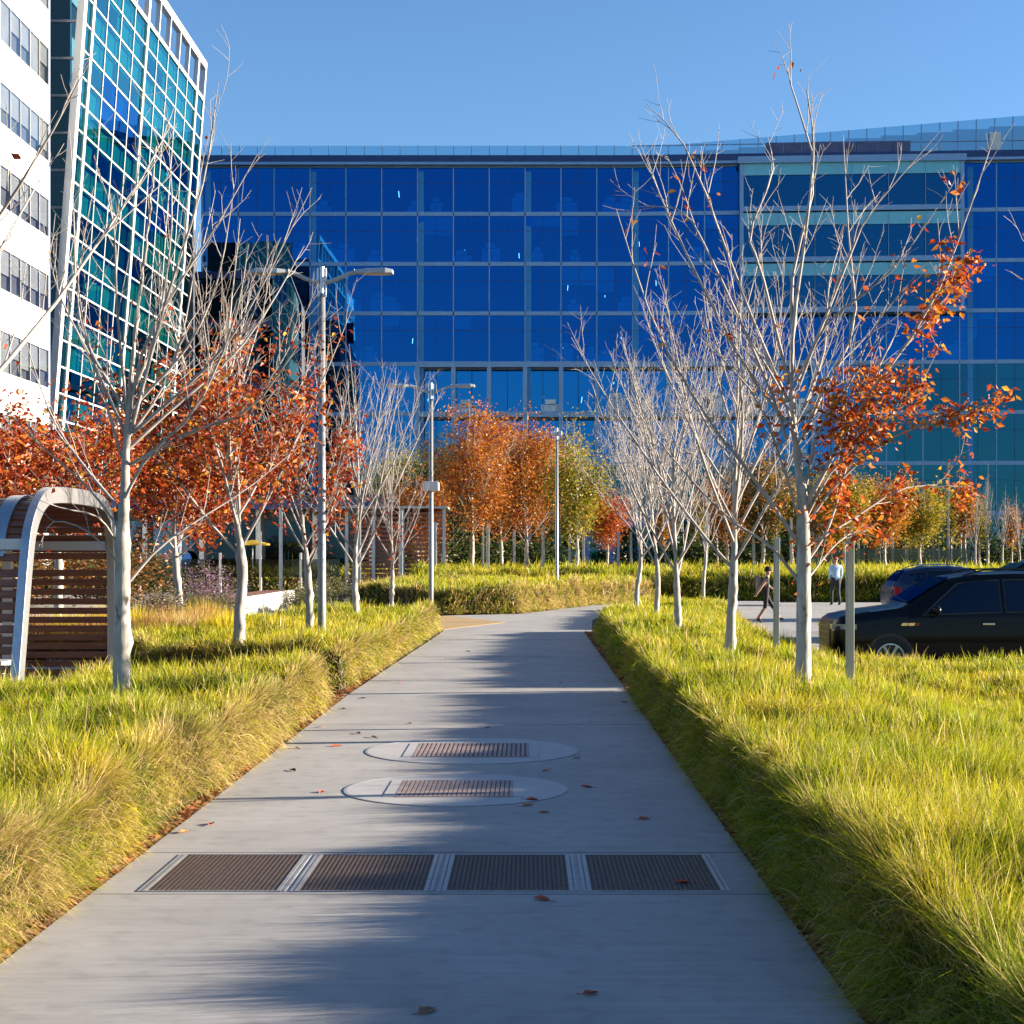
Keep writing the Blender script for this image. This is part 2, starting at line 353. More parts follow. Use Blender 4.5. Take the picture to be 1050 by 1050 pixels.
def bed(name, ring, h, dens, wid, seed, strawy=.12, facestraw=.45, blade=.32, face=.11, hfun=None, cell=.34, hue0=1.46, step=.10):
    """a planted block: a steep dark core of old growth, added to block the sun, covered all over with fine blades"""
    rng = np.random.default_rng(seed); r = np.array(ring); x0, y0 = r.min(0)-.0; x1, y1 = r.max(0)
    GX, GY = int((x1-x0)/cell)+3, int((y1-y0)/cell)+3; jx, jy = rng.uniform(.12, .88, (GX, GY)), rng.uniform(.12, .88, (GX, GY)); amp = rng.uniform(.62, 1.14, (GX, GY)); twist = rng.uniform(0, 6.28, (GX, GY)); hue_c = rng.normal(0, .20, (GX, GY))
    def tuft(x, y):
        """nearest tuft: distance in cells and its indices"""
        u, v = (x-x0)/cell+1, (y-y0)/cell+1; iu, iv = u.astype(int), v.astype(int); bd = np.full(len(x), 9.); bi = np.zeros(len(x), int); bj = np.zeros(len(x), int)
        for a in (-1, 0, 1):
            for b in (-1, 0, 1):
                p, q = np.clip(iu+a, 0, GX-1), np.clip(iv+b, 0, GY-1); d = np.hypot(p+jx[p, q]-u, q+jy[p, q]-v); k = d < bd; bd = np.where(k, d, bd); bi = np.where(k, p, bi); bj = np.where(k, q, bj)
        return bd, bi, bj
    def height(x, y, tf=None, ed=None):
        d, i, j = tuft(x, y) if tf is None else tf; e = edge_dist(ring, x, y) if ed is None else ed
        hh = h if hfun is None else hfun(x, y)
        wv = vnoise(x+50, y+50, 1.3, seed+1)
        return hh*sstep(-.02, face, e+.05*(wv-.5))*(.66+.30*wv)*(1-.42*np.minimum(d, 1)**2)*(.45+.55*amp[i, j])*(1-.34*(vnoise(x, y, .62, seed+21) < .20)*(e > .25))
    # --- sample roots in plan; the side band gets extra samples spread over its height
    n0 = int((x1-x0)*(y1-y0)*dens*3); X, Y = rng.uniform(x0, x1, n0), y0+(y1-y0)*rng.random(n0)
    keep = inside(ring, X, Y); X, Y = X[keep], Y[keep]; ed = edge_dist(ring, X, Y)
    p = np.clip(8/np.maximum(Y, 4.), .10, 1.9)/3*np.where(np.abs(X) > .36*Y+.8, .35, 1.)*np.where(ed < face*1.3, 2.9, 1.)
    k = rng.random(len(X)) < p; X, Y, ed = X[k], Y[k], ed[k]; N = len(X)
    tf = tuft(X, Y); H = height(X, Y, tf, ed); q = .03; hx = height(X+q, Y); hy = height(X, Y+q); nrm = np.stack([-(hx-H)/q, -(hy-H)/q, np.ones(N)], 1); nrm = np.clip(nrm, -4, 4); nrm /= np.linalg.norm(nrm, axis=1)[:, None]
    side = ed < face
    z = gz(X, Y)+np.maximum(H-.05, 0)*np.where(side, rng.uniform(.3, 1., N), rng.uniform(.86, 1, N))
    sw = np.stack([np.cos(twist[tf[1], tf[2]]), np.sin(twist[tf[1], tf[2]]), np.zeros(N)], 1)*.30
    D = nrm*np.where(side, .34, .35)[:, None]+np.array([0, 0, .70])+rng.normal(0, .36, (N, 3))*np.array([1, 1, .7])+sw; D /= np.linalg.norm(D, axis=1)[:, None]
    L = blade*rng.uniform(.55, 1.25, N)*(.75+.5*vnoise(X, Y, .8, seed+4))*np.where(side, .85, 1.); long_ = rng.random(N) < .02; L = np.where(long_, L*1.55, L)
    droop = rng.uniform(.10, .62, N)+.40*side*rng.random(N)
    wd = wid(X, Y)*rng.uniform(.65, 1.35, N)
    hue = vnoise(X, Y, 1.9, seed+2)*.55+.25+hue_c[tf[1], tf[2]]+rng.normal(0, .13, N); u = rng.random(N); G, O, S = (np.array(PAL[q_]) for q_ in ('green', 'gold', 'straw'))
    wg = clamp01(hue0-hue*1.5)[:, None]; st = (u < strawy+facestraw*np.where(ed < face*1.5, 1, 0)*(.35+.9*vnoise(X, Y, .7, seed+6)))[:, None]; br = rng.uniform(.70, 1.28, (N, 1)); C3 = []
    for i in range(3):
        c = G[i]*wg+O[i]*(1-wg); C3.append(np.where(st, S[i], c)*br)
    az = np.arctan2(D[:, 1], D[:, 0]); wa = az+np.pi/2+rng.normal(0, .7, N); wv = np.stack([np.cos(wa), np.sin(wa), rng.normal(0, .25, N)], 1); root = np.stack([X, Y, z], 1)
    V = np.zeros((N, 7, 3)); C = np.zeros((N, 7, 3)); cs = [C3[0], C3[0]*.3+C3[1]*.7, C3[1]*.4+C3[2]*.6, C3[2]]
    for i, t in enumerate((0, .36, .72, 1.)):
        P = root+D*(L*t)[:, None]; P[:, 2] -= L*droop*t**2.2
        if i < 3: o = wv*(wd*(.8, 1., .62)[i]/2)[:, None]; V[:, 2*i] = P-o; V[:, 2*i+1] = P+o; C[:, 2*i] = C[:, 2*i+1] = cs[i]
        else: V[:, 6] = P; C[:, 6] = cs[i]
    V[:, :, 2] = np.maximum(V[:, :, 2], (gz(X, Y)+.022)[:, None])
    b = np.arange(N)[:, None]*7; Q = np.concatenate([b+np.array([0, 1, 3, 2]), b+np.array([2, 3, 5, 4])]); T = b+np.array([4, 5, 6]); V = V.reshape(-1, 3); C = C.reshape(-1, 3)
    # --- old growth underneath, added to block sun; dark colour deepens gaps between tufts
    ax, ay = np.arange(x0-step, x1+step, step), np.arange(y0-step, y1+step, step if y1 < 60 else step*2.5); A, B_ = np.meshgrid(ax, ay); fx, fy = A.ravel(), B_.ravel(); ins = inside(ring, fx, fy)
    hh = np.where(ins, height(np.clip(fx, x0, x1), np.clip(fy, y0, y1))-.05, -.03)
    GV = np.stack([fx, fy, gz(fx, fy)+np.maximum(hh, -.03)], 1); nx_ = len(ax); i_ = np.arange(len(ay)-1)[:, None]*nx_; j_ = np.arange(nx_-1)[None]
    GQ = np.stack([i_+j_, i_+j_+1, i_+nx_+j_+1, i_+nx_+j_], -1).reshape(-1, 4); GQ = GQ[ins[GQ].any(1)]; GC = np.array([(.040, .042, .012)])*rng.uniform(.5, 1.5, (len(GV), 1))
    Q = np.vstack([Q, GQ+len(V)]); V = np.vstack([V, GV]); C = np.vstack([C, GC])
    print(name, N, 'blades')
    return tag(link(name, raw(name, V, Q, T, np.clip(C, 0, 1)), M['grass']), BEDS[name], 'grass', None, 'stuff')
BEDS = dict(right_grass_bed='large block of yellow-green grass between the path and the black car', left_grass_bed='block of grass with a golden sunlit side beside the path, around the knobbly tree', left_far_grass_bed='grass block beyond the gap, around the two lamp-post trees',
    right_middle_grass_bed='grass block around the bare tree row, beyond the gap by the path', right_far_grass_bed='low grass block where the path bends away', far_grass_bed='raised grass block with a straw-coloured side closing the end of the path', verge_grass='long tall grass verge behind the walking people', background_grass='distant grass under the narrow row trees')
def w_lod(x, y): return np.clip(.0040*np.maximum(y, 5)/8, .0030, .035)
B1 = [(-2.40, 2.5), (-2.40, 19.3), (-5.1, 19.3), (-5.1, 17.2), (-7.6, 17.2), (-7.6, 8), (-4.6, 4), (-3.6, 2.5)]
B2 = [(-2.42, 21.2), (-2.26, 30), (-2.12, 37.2), (-5.0, 37.2), (-6.2, 24.0), (-4.9, 21.2)]
C1 = [(1.40, 1.2), (1.40, 20.9), (5.2, 20.9), (5.4, 27.6), (13.5, 27.6), (13.5, 19), (8.5, 12), (5.0, 8), (3.6, 1.2)]
C2 = [(1.47, 21.8), (1.52, 30), (1.62, 37.4), (5.0, 37.4), (5.0, 28.0), (5.0, 21.8)]
C3 = [(1.75, 38.3), (2.35, 46), (3.3, 52), (6.3, 52), (5.3, 38.3)]
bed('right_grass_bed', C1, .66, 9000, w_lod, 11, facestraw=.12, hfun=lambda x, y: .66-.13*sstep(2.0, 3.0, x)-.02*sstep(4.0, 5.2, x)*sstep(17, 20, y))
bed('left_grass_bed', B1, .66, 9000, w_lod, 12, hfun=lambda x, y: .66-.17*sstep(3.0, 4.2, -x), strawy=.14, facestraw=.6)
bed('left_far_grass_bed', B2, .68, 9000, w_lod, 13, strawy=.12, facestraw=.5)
bed('right_middle_grass_bed', C2, .64, 9000, w_lod, 14, facestraw=.12)
bed('right_far_grass_bed', C3, .5, 9000, w_lod, 15, hfun=lambda x, y: .22+.33*sstep(2.6, 4.6, x))
E1 = [(-2.3, 48.2), (-.3, 48.9), (2.2, 57.2), (5.5, 63.2), (5, 70), (-5, 66), (-5.6, 50)]
bed('far_grass_bed', E1, .92, 6000, w_lod, 16, face=.28, facestraw=.6, blade=.42, cell=.5)
E2 = [(5.4, 62.4), (30, 62.2), (30, 76), (-6, 76), (-5, 66), (5, 70)]
bed('verge_grass', E2, 1.25, 2600, w_lod, 17, face=.45, facestraw=.1, strawy=.08, blade=.6, cell=.8, step=.2)
E3 = [(-30, 76.5), (46, 76.5), (46, 96), (-30, 96)]
bed('background_grass', E3, 1.0, 500, lambda x, y: w_lod(x, y)*2, 18, face=.5, strawy=.06, blade=.8, cell=1.2, step=.4)
# dry fallen leaves and thatch along the bed edges
def litter(name, x0f, x1f, ya, yb, n, seed, label):
    r = np.random.default_rng(seed); y = ya+(yb-ya)*r.random(n)**1.6; u = np.abs(r.normal(0, .5, n)); x = x0f(y)+(x1f(y)-x0f(y))*u
    p = np.stack([x, y, r.uniform(.002, .035, n)], 1); s = r.uniform(.018, .045, n); a = r.uniform(0, 6.28, n)
    d = np.stack([np.cos(a), np.sin(a), r.normal(0, .35, n)], 1)*s[:, None]; e = np.stack([-np.sin(a), np.cos(a), r.normal(0, .35, n)], 1)*(s*.5)[:, None]
    V = np.stack([p-d, p+e+[0, 0, .006], p+d, p-e], 1).reshape(-1, 3)
    V[:, 2] = np.maximum(V[:, 2], .001); Q = np.arange(n*4).reshape(-1, 4)
    pal = np.array([(.30, .14, .05), (.42, .24, .11), (.22, .10, .05), (.48, .33, .18), (.36, .10, .04)])
    C = np.repeat(pal[r.integers(0, 5, n)]*r.uniform(.6, 1.2, (n, 1)), 4, 0)
    tag(link(name, raw(name, V, Q, None, C), M['leaf']), label, 'leaf litter', None, 'stuff')
litter('leaf_litter', lambda y: np.full_like(y, -2.31), lambda y: np.full_like(y, -2.50), 4, 37, 15000, 3, 'dry brown leaf litter along the foot of the sunlit grass side')
litter('leaf_litter', lambda y: np.full_like(y, 1.29), lambda y: np.full_like(y, 1.48), 2.5, 37, 15000, 4, 'dry brown leaf litter along the foot of the shaded grass side')
M['bedsoil'] = M['soil']
for nm, ring in (('left_bed_soil', [(-2.3, -2), (-2.3, 20.5), (-2.12, 30), (-1.98, 37.6), (-5.2, 37.6), (-6.4, 24), (-7.9, 17), (-7.9, -2)]), ('right_bed_soil', [(1.28, -2), (1.28, 20), (1.36, 30), (1.48, 37.6), (2.5, 37.6), (2.5, -2)])):
    slab(nm, ring, -.1, .0, M['soil'], kind='structure')
# ------------------------------------------------------------------ trees
def unit(v): return v/(np.linalg.norm(v)+1e-12)
def curve(P, n):
    """resample a control polyline smoothly (Catmull-Rom)"""
    P = np.asarray(P, float)
    if len(P) < 3:
        t = np.linspace(0, 1, n)[:, None]; return P[0]*(1-t)+P[-1]*t
    Q = np.vstack([2*P[0]-P[1], P, 2*P[-1]-P[-2]]); out = []
    for s in np.linspace(0, len(P)-1-1e-6, n):
        i = int(s); t = s-i; a, b, c, d = Q[i:i+4]
        out.append(.5*((2*b)+(c-a)*t+(2*a-5*b+4*c-d)*t*t+(3*b-a-3*c+d)*t**3))
    return np.array(out)
def side_dir(rng, t, ang, up=.25):
    r = rng.normal(0, 1, 3); r = unit(r-t*(r@t)); d = t*math.cos(ang)+r*math.sin(ang); d[2] += up
    return unit(d)
def shoot(rng, p, d, L, n, up, wob=.06):
    P = [p]; s = L/(n-1)
    for i in range(n-1):
        d = unit(d+np.array([0, 0, up/(n-1)])+rng.normal(0, wob, 3)); P.append(P[-1]+d*s)
    return np.array(P)
def skeleton(rng, H, fork, r0, limbs=None, n_limb=12, spread=.75, leader=None, dense=1., top=.66, up=.55, lenf=.8):
    """local coordinates; -> lists of (points, radii) for trunk, limbs, shoots, twigs"""
    if leader is None: leader = [(0, 0, -.25), (rng.normal(0, .02), rng.normal(0, .02), fork*.5), (rng.normal(0, .04), rng.normal(0, .04), fork), (rng.normal(0, .09), rng.normal(0, .09), H*.6), (rng.normal(0, .2), rng.normal(0, .2), H)]
    tp = curve(leader, 70); zt = tp[:, 2]
    tr = r0*np.interp(zt, [-.3, 0, .3, fork, fork+.25, H*.55, H], [1.35, 1.18, 1.0, .84, .58, .28, .05])
    trunk = [(tp, tr)]; lim = []
    if limbs is None:
        limbs = []; a = rng.uniform(0, 6.28)
        for i in range(n_limb):
            u = (i+.3*rng.random())/n_limb; h = fork+(H*top-fork)*u**1.1; a += 2.4+rng.normal(0, .3)
            an = spread*(1-.30*u)*rng.uniform(.8, 1.15); p = np.array([np.interp(h, zt, tp[:, k]) for k in range(3)])
            d = np.array([math.cos(a)*math.sin(an), math.sin(a)*math.sin(an), math.cos(an)])
            limbs.append(shoot(rng, p, d, (H-h)*lenf*rng.uniform(.78, 1.08), 8, up, .05))
    for P in limbs:
        P = np.asarray(P); P = curve(P, 10) if len(P) < 8 else P
        L = np.linalg.norm(np.diff(P, axis=0), axis=1).sum(); rb = min(r0*.36, .005+.0048*L)
        rr = np.linspace(1, 0, len(P))**.8*(rb-.0028)+.0028; lim.append((P, rr))
    shoots, twigs = [], []
    def subs(P, rr, L, n, lf, lvl):
        for k in range(n):
            t = .16+.80*((k+rng.random())/n); i = t*(len(P)-1); j = min(int(i), len(P)-2); f = i-j
            p = P[j]*(1-f)+P[j+1]*f; tn = unit(P[j+1]-P[j]); d = side_dir(rng, tn, rng.uniform(.35, .85), .22)
            l = lf*L*(1.05-.62*t)*rng.uniform(.55, 1.2)
            S = shoot(rng, p, d, max(l, .12), 5, .35, .09); rs = np.linspace(min(rr[j]*.6, .0034+.0034*l), .0018, 5)
            shoots.append((S, rs))
            for q in range(int(l*5.0*dense)+1):
                t2 = rng.uniform(.2, 1.0); i2 = t2*4; j2 = min(int(i2), 3); f2 = i2-j2; p2 = S[j2]*(1-f2)+S[j2+1]*f2
                d2 = side_dir(rng, unit(S[j2+1]-S[j2]), rng.uniform(.5, 1.1), .12)
                twigs.append((shoot(rng, p2, d2, rng.uniform(.05, .26), 3, .15, .12), np.array([.0028, .0022, .0016])))
    for P, rr in lim:
        L = np.linalg.norm(np.diff(P, axis=0), axis=1).sum(); subs(P, rr, L, max(3, int(L*3.4*dense)), .34, 1)
    for P, rr in trunk:
        k = zt > fork+.6; subs(P[k], rr[k], H-fork, int((H-fork)*1.6*dense), .16, 1)
    return trunk, lim, shoots, twigs
def leaves(rng, pts, size, pal, w, droop=.8, jit=.07, squish=.55):
    """folded leaves hanging from the given points"""
    n = len(pts); pts = pts+rng.normal(0, jit, (n, 3)); a = rng.uniform(0, 6.28, n); dz = -droop*rng.uniform(.2, 1.2, n)
    d = np.stack([np.cos(a), np.sin(a), dz], 1); d /= np.linalg.norm(d, axis=1)[:, None]
    e = np.cross(d, rng.normal(0, 1, (n, 3))); e /= np.linalg.norm(e, axis=1)[:, None]; nn = np.cross(d, e)
    s = (size*rng.uniform(.55, 1.25, n))[:, None]
    V = np.stack([pts, pts+d*s*.42+e*s*squish*.5+nn*s*.12, pts+d*s, pts+d*s*.42-e*s*squish*.5+nn*s*.12, pts+d*s*.5], 1)
    b = np.arange(n)[:, None]*5
    T = np.concatenate([b+np.array([0, 1, 4]), b+np.array([1, 2, 4]), b+np.array([2, 3, 4]), b+np.array([3, 0, 4])])
    pal = np.array(pal); c = pal[rng.choice(len(pal), n, p=np.array(w)/sum(w))]*rng.uniform(.65, 1.25, (n, 1))
    return V.reshape(-1, 3), T, np.clip(np.repeat(c, 5, 0), 0, 1)
RED = [(.35, .050, .015), (.43, .085, .018), (.52, .17, .022), (.21, .035, .012), (.48, .27, .03)]
ORANGE = [(.42, .13, .016), (.48, .19, .022), (.32, .08, .015), (.22, .09, .02), (.36, .23, .035)]
YELLOW = [(.34, .28, .018), (.24, .24, .02), (.40, .25, .02), (.14, .16, .02), (.36, .17, .02)]
DKGREEN = [(.028, .048, .012), (.045, .065, .014), (.07, .085, .016), (.12, .11, .02), (.022, .035, .010)]
def tree_meshes(rng, name, skel, leaf_pts=None, size=.085, pal=RED, w=(4, 4, 3, 2, 1), sides=10, twig_sides=3, **lk):
    trunk, lim, sh, tw = skel; out = {}
    b = MB()
    for P, r in trunk: b.tube(P, r*(1+.0*r), sides)
    out['trunk'] = b.me('trunk', True)
    V = out['trunk'].vertices; co_ = np.zeros(len(V)*3); V.foreach_get('co', co_); co_ = co_.reshape(-1, 3); 
    co_[:, :2] *= 1+.05*(np.sin(co_[:, 2:3]*23+co_[:, :1]*40)*np.sin(co_[:, 2:3]*9.1+1)); ctr = trunk[0][0]
    for q in range(26):                            # branch scars and knots
        i = int(rng.uniform(4, 62)); a = rng.uniform(0, 6.28); c = ctr[i]+np.array([math.cos(a), math.sin(a), 0])*trunk[0][1][i]; d2 = ((co_-c)**2*np.array([1, 1, .8])).sum(1)
        o_ = co_-np.stack([np.interp(co_[:, 2], ctr[:, 2], ctr[:, k]) for k in range(3)], 1); o_[:, 2] = 0
        co_ += o_*(rng.uniform(.12, .34)*np.exp(-d2/(2*(.022+trunk[0][1][i]*.28)**2)))[:, None]
    V.foreach_set('co', co_.ravel())
    b = MB()
    for P, r in lim: b.tube(P, r, 7, False)
    for P, r in sh: b.tube(P, r, 4, False)
    for P, r in tw: b.tube(P, r, twig_sides, False)
    if b.n: out['branches'] = b.me('branches', True)
    if leaf_pts is not None and len(leaf_pts):
        LV, LT, LC = leaves(rng, leaf_pts, size, pal, w, **lk); out['leaves'] = raw('leaves', LV, None, LT, LC)
    return out
def plant_tree(me, loc, rz=0, s=1., bark=None, name='young_tree', **k):
    e = empty(name, tuple(float(q) for q in loc), rz, **k); e.scale = (s,)*3 if np.isscalar(s) else s
    for n, m in me.items():
        o = link(n, m, None, e)
        if not m.materials: m.materials.append({'leaves': M['leaf'], 'branches': M['twig'], 'trunk': M['bark']}[n] if bark is None or n == 'leaves' else bark)
    return e
def along(skel, rng, step=.09, prob=None, levels=(2, 3)):
    """candidate leaf points on shoots and twigs"""
    pts = []
    for lv in levels:
        for P, r in skel[lv]:
            L = np.linalg.norm(P[-1]-P[0]); n = max(2, int(L/step)); t = rng.random(n)*(len(P)-1); j = np.minimum(t.astype(int), len(P)-2); f = (t-j)[:, None]
            pts.append(P[j]*(1-f)+P[j+1]*f)
    p = np.vstack(pts)
    return p if prob is None else p[rng.random(len(p)) < prob(p)]
def limbs_px(rng, base, Yb, lines, amp=.9):
    """limbs drawn as photo pixels; each gets its own sweep towards or away from the camera"""
    out = []
    for ln in lines:
        k = rng.uniform(-1, 1)*amp; n = len(ln); out.append(np.array([at(px, py, Yb+k*(i/(n-1))**1.2)-base for i, (px, py) in enumerate(ln)]))
    return out

# -- the two nearest trees follow the photograph limb by limb
r = np.random.default_rng(21); Y = 15.8; b0 = np.array([2.70, Y, 0.]); b0[2] = float(gz(b0[0], Y)); Z3 = lambda L: [(640+x/2.561, 60+y/2.561) for x, y in L]
lead = [np.array([0, 0, -.3]), np.array([.0, 0, .9])] + [at(px, py, Y)-b0 for px, py in ((824, 560), (821, 500), (812, 410), (814, 330), (826, 240), (834, 150), (827, 92))]
LR = [Z3([(430, 900), (385, 800), (300, 590), (170, 250), (60, 120)]), Z3([(425, 1000), (380, 860), (230, 530), (150, 400), (15, 390)]), Z3([(432, 850), (360, 560), (330, 460), (390, 300), (375, 200)]),
      [(826, 520), (850, 475), (880, 420), (948, 325), (985, 240), (1021, 134)], [(826, 540), (855, 500), (905, 455), (972, 425), (1030, 404)], [(828, 560), (870, 535), (930, 500), (1000, 500)],
      Z3([(450, 850), (500, 750), (600, 500), (650, 400), (830, 190)]), Z3([(455, 870), (530, 700), (700, 560), (850, 350)]), Z3([(470, 1000), (520, 880), (605, 700), (590, 480), (575, 200)]),
      [(822, 600), (790, 560), (745, 530), (690, 470), (640, 405)], [(820, 560), (780, 500), (720, 420), (670, 330), (632, 215)], Z3([(440, 700), (445, 550), (500, 300), (440, 80), (430, 20)]),
      Z3([(430, 960), (300, 780), (120, 420), (60, 260)]), [(822, 470), (800, 400), (760, 330), (745, 250)], [(823, 420), (845, 360), (850, 290), (868, 230)], [(824, 580), (850, 540), (870, 470), (900, 380), (925, 330)],
      [(822, 540), (800, 470), (770, 400), (700, 330)], [(826, 500), (840, 440), (868, 400), (900, 330), (950, 270)]]
LR += [[(823, 600), (835, 585), (855, 560), (878, 545), (905, 548)], [(827, 530), (855, 480), (900, 440), (940, 400), (965, 350)]]
sk = skeleton(r, 6.6, 2.0, .078, limbs_px(r, b0, Y, LR, 1.0), leader=lead, dense=1.0)
def pr(p):
    px = CX+F*(p[:, 0]+b0[0])/(p[:, 1]+Y); py = CY-F*(p[:, 2]+b0[2]-CH)/(p[:, 1]+Y)
    cl_ = np.where(vnoise(p[:, 0]*1.+20, p[:, 2]+p[:, 1]*.6+20, .22, 4) > .40, 1., .14)
    q = cl_*(.50+.35*(px > 885))*((px > 835) & (py > 370+np.abs(px-920)*.25) & (py < 590)) + cl_*.95*((px > 925) & (py > 230+(px-1000)*-.6) & (py <= 420)) + .12*((px > 790) & (py > 380)) + .004
    return q
lp = along(sk, r, .055, pr, (1, 2, 3)); lp = np.repeat(lp, 4, 0)
plant_tree(tree_meshes(r, 'a', sk, lp, .088, RED, (3, 6, 7, 1, 2.2), jit=.06, sides=14), b0, label='tallest tree by the black car, orange leaves only on its car side', cat='tree', group='young trees along the path')

r = np.random.default_rng(22); Y = 15.5; b1 = np.array([-3.95, Y, 0.]); Z4 = lambda L: [(x/2.5, 60+y/2.5) for x, y in L]
lead = [np.array([0, 0, -.3]), np.array([.03, 0, .7])]+[at(px, py, Y)-b1 for px, py in ((126, 560), (128, 500), (131, 430), (140, 330), (150, 250), (160, 150))]
LL = [Z4([(330, 930), (370, 740), (470, 560), (560, 420), (660, 245)]), Z4([(335, 960), (420, 640), (520, 320), (560, 60)]), Z4([(325, 900), (300, 640), (290, 420), (240, 250)]), Z4([(320, 960), (250, 800), (150, 600), (110, 420)]),
      [(121, 540), (90, 500), (40, 455), (-8, 405)], [(121, 520), (80, 470), (50, 420), (20, 330)], [(130, 600), (160, 565), (200, 535), (255, 500), (310, 455)], Z4([(330, 1000), (440, 900), (600, 760), (700, 620), (780, 480)]),
      Z4([(335, 1040), (480, 960), (640, 900), (760, 740), (830, 650)]), Z4([(330, 880), (400, 700), (440, 430), (430, 180)]), Z4([(320, 900), (220, 720), (200, 560), (240, 330)]), [(122, 560), (100, 530), (60, 520), (10, 500)],
      Z4([(335, 900), (480, 740), (560, 560), (600, 330)]), [(125, 470), (105, 400), (85, 330), (75, 230)], Z4([(340, 960), (520, 800), (640, 640), (800, 330)]), [(127, 455), (165, 400), (190, 330), (205, 230)],
      [(119, 575), (90, 545), (55, 535), (40, 560)], [(124, 520), (150, 470), (200, 420), (240, 330), (255, 250)]]
sk = skeleton(r, 6.2, 1.9, .084, limbs_px(r, b1, Y, LL, 1.1), leader=lead, dense=1.0)
def pr(p):
    px = CX+F*(p[:, 0]+b1[0])/(p[:, 1]+Y); py = CY-F*(p[:, 2]+b1[2]-CH)/(p[:, 1]+Y)
    return .10*((py > 430) & (px < 110)) + .34*((px > 170) & (py > 380)) + .03*(py > 350) + .003
lp = along(sk, r, .07, pr, (1, 2, 3))
plant_tree(tree_meshes(r, 'b', sk, lp, .085, RED, (5, 5, 3, 3, 1), sides=14), b1, label='pale knobbly tree beside the slatted shelter, mostly bare above scattered red leaves', cat='tree', group='young trees along the path')

def auto(seed, px, Y, x=None, H=6., fork=1.7, r0=.062, label='', group='young trees along the path', pal=RED, w=(4, 4, 3, 2, 1), prob=None, size=.10, reps=1, step=.09, dense=1., bark=None, name='young_tree', levels=(2, 3), jit=.07, **kw):
    r = np.random.default_rng(seed); X = (px-CX)/F*Y if x is None else x; base = np.array([X, Y, float(gz(X, Y))])
    sk = skeleton(r, H, fork, r0, dense=dense, **kw); lp = None
    if prob is not None:
        lp = along(sk, r, step, prob, levels); lp = np.repeat(lp, reps, 0)
    return plant_tree(tree_meshes(r, 't', sk, lp, size, pal, w, jit=jit), base, bark=bark, label=label, cat='tree', group=group, name=name)
# right row, receding
auto(31, 750, 21.2, H=5.9, fork=1.6, r0=.066, n_limb=18, spread=.66, lenf=.90, dense=1.4, label='bare pale tree between the tallest tree and the path, trunk free of leaves', prob=lambda p: .02*(p[:, 2] < 2.6)*(p[:, 0] > 0))
auto(32, 694, 27.0, H=5.9, fork=1.35, r0=.060, n_limb=17, spread=.62, lenf=.88, dense=1.4, label='third bare tree on the car-park bank, low forked limbs', prob=None)
auto(33, 673, 34.2, H=5.9, fork=1.5, r0=.06, n_limb=16, spread=.58, lenf=.88, dense=1.3, label='fourth bare tree on the car-park bank, behind the low-forked one', prob=None)
auto(34, 653, 43.0, H=6.2, fork=1.7, r0=.065, n_limb=17, spread=.74, lenf=.92, dense=1.4, label='farthest bare tree on the car-park bank, crown leaning over the path', prob=None)
auto(35, 722, 52.0, H=5.6, fork=1.8, r0=.06, n_limb=13, spread=.6, dense=.8, label='small bare tree standing behind the car-park bank trees', prob=lambda p: .06*(p[:, 2] < 3.4), pal=ORANGE)
auto(36, 0, 12.7, x=5.6, H=6., fork=1.8, r0=.07, n_limb=14, spread=.7, label='bare tree out of frame beside the near grass', prob=lambda p: .05*(p[:, 2] < 3))
# left row, receding
auto(41, 0, 10.2, x=-4.45, H=6.0, fork=1.8, r0=.08, n_limb=15, spread=.95, lenf=.95, up=.45, label='bare tree at the picture edge with one long branch reaching in', prob=lambda p: .02*(p[:, 2] < 4.5))
auto(42, 245, 21.6, H=6.3, fork=1.75, r0=.078, n_limb=16, spread=.72, lenf=.88, label='tree with a red crown below bare tips, between shelter and lamp post', prob=lambda p: 1.*(p[:, 2] < 4.1)*(p[:, 2] > 1.75)+.14*(p[:, 2] < 4.9), reps=3, size=.10, step=.08, dense=1.2, jit=.10, w=(5, 5, 4, 3, 1.2))
auto(43, 317, 26.5, H=5.4, fork=1.55, r0=.068, n_limb=14, spread=.75, label='red-leaved tree just in front of the nearest lamp post', prob=lambda p: .8*(p[:, 2] < 3.8)+.10*(p[:, 2] < 4.6), reps=2, jit=.1, size=.11, w=(6, 4, 2, 3, .6))
auto(44, 363, 33.0, H=6.1, fork=1.45, r0=.07, n_limb=18, spread=.62, lenf=.92, dense=1.1, label='bare tree with a tall white crown and a few red leaves low down', prob=lambda p: .22*(p[:, 2] < 2.9)*(p[:, 2] > 1.7), size=.12, w=(7, 3, 1, 3, .3))
auto(45, 402, 42.0, H=5.3, fork=1.4, r0=.06, n_limb=15, spread=.72, label='small bare tree with red lower leaves beside the second lamp post', prob=lambda p: .40*(p[:, 2] < 2.6), size=.13, w=(7, 3, 1, 3, .3))
# fuller red trees behind the shelter
full = lambda lo, hi, q=.95: (lambda p: q*(p[:, 2] > lo)*(p[:, 2] < hi)*np.where(vnoise(p[:, 0]*1.2+p[:, 1]*.8+40, p[:, 2]+p[:, 1]*.5+40, .85, 8) > .47, 1., .07))
dens = lambda lo: (lambda p: 1.*(p[:, 2] > lo))
auto(46, 60, 31.5, H=5.0, fork=1.7, r0=.09, n_limb=16, spread=.95, lenf=.95, up=.45, label='dense red tree behind the slatted shelter roof', prob=dens(1.7), reps=5, size=.13, w=(6, 5, 3, 4, 1), group='red trees behind the shelter', jit=.18)
auto(47, 184, 37, H=5.5, fork=1.7, r0=.085, n_limb=16, spread=.95, lenf=.95, up=.4, label='dense red tree with a thin double trunk behind the grass', prob=dens(1.5), reps=5, size=.135, w=(6, 5, 4, 4, 1), group='red trees behind the shelter', jit=.18)
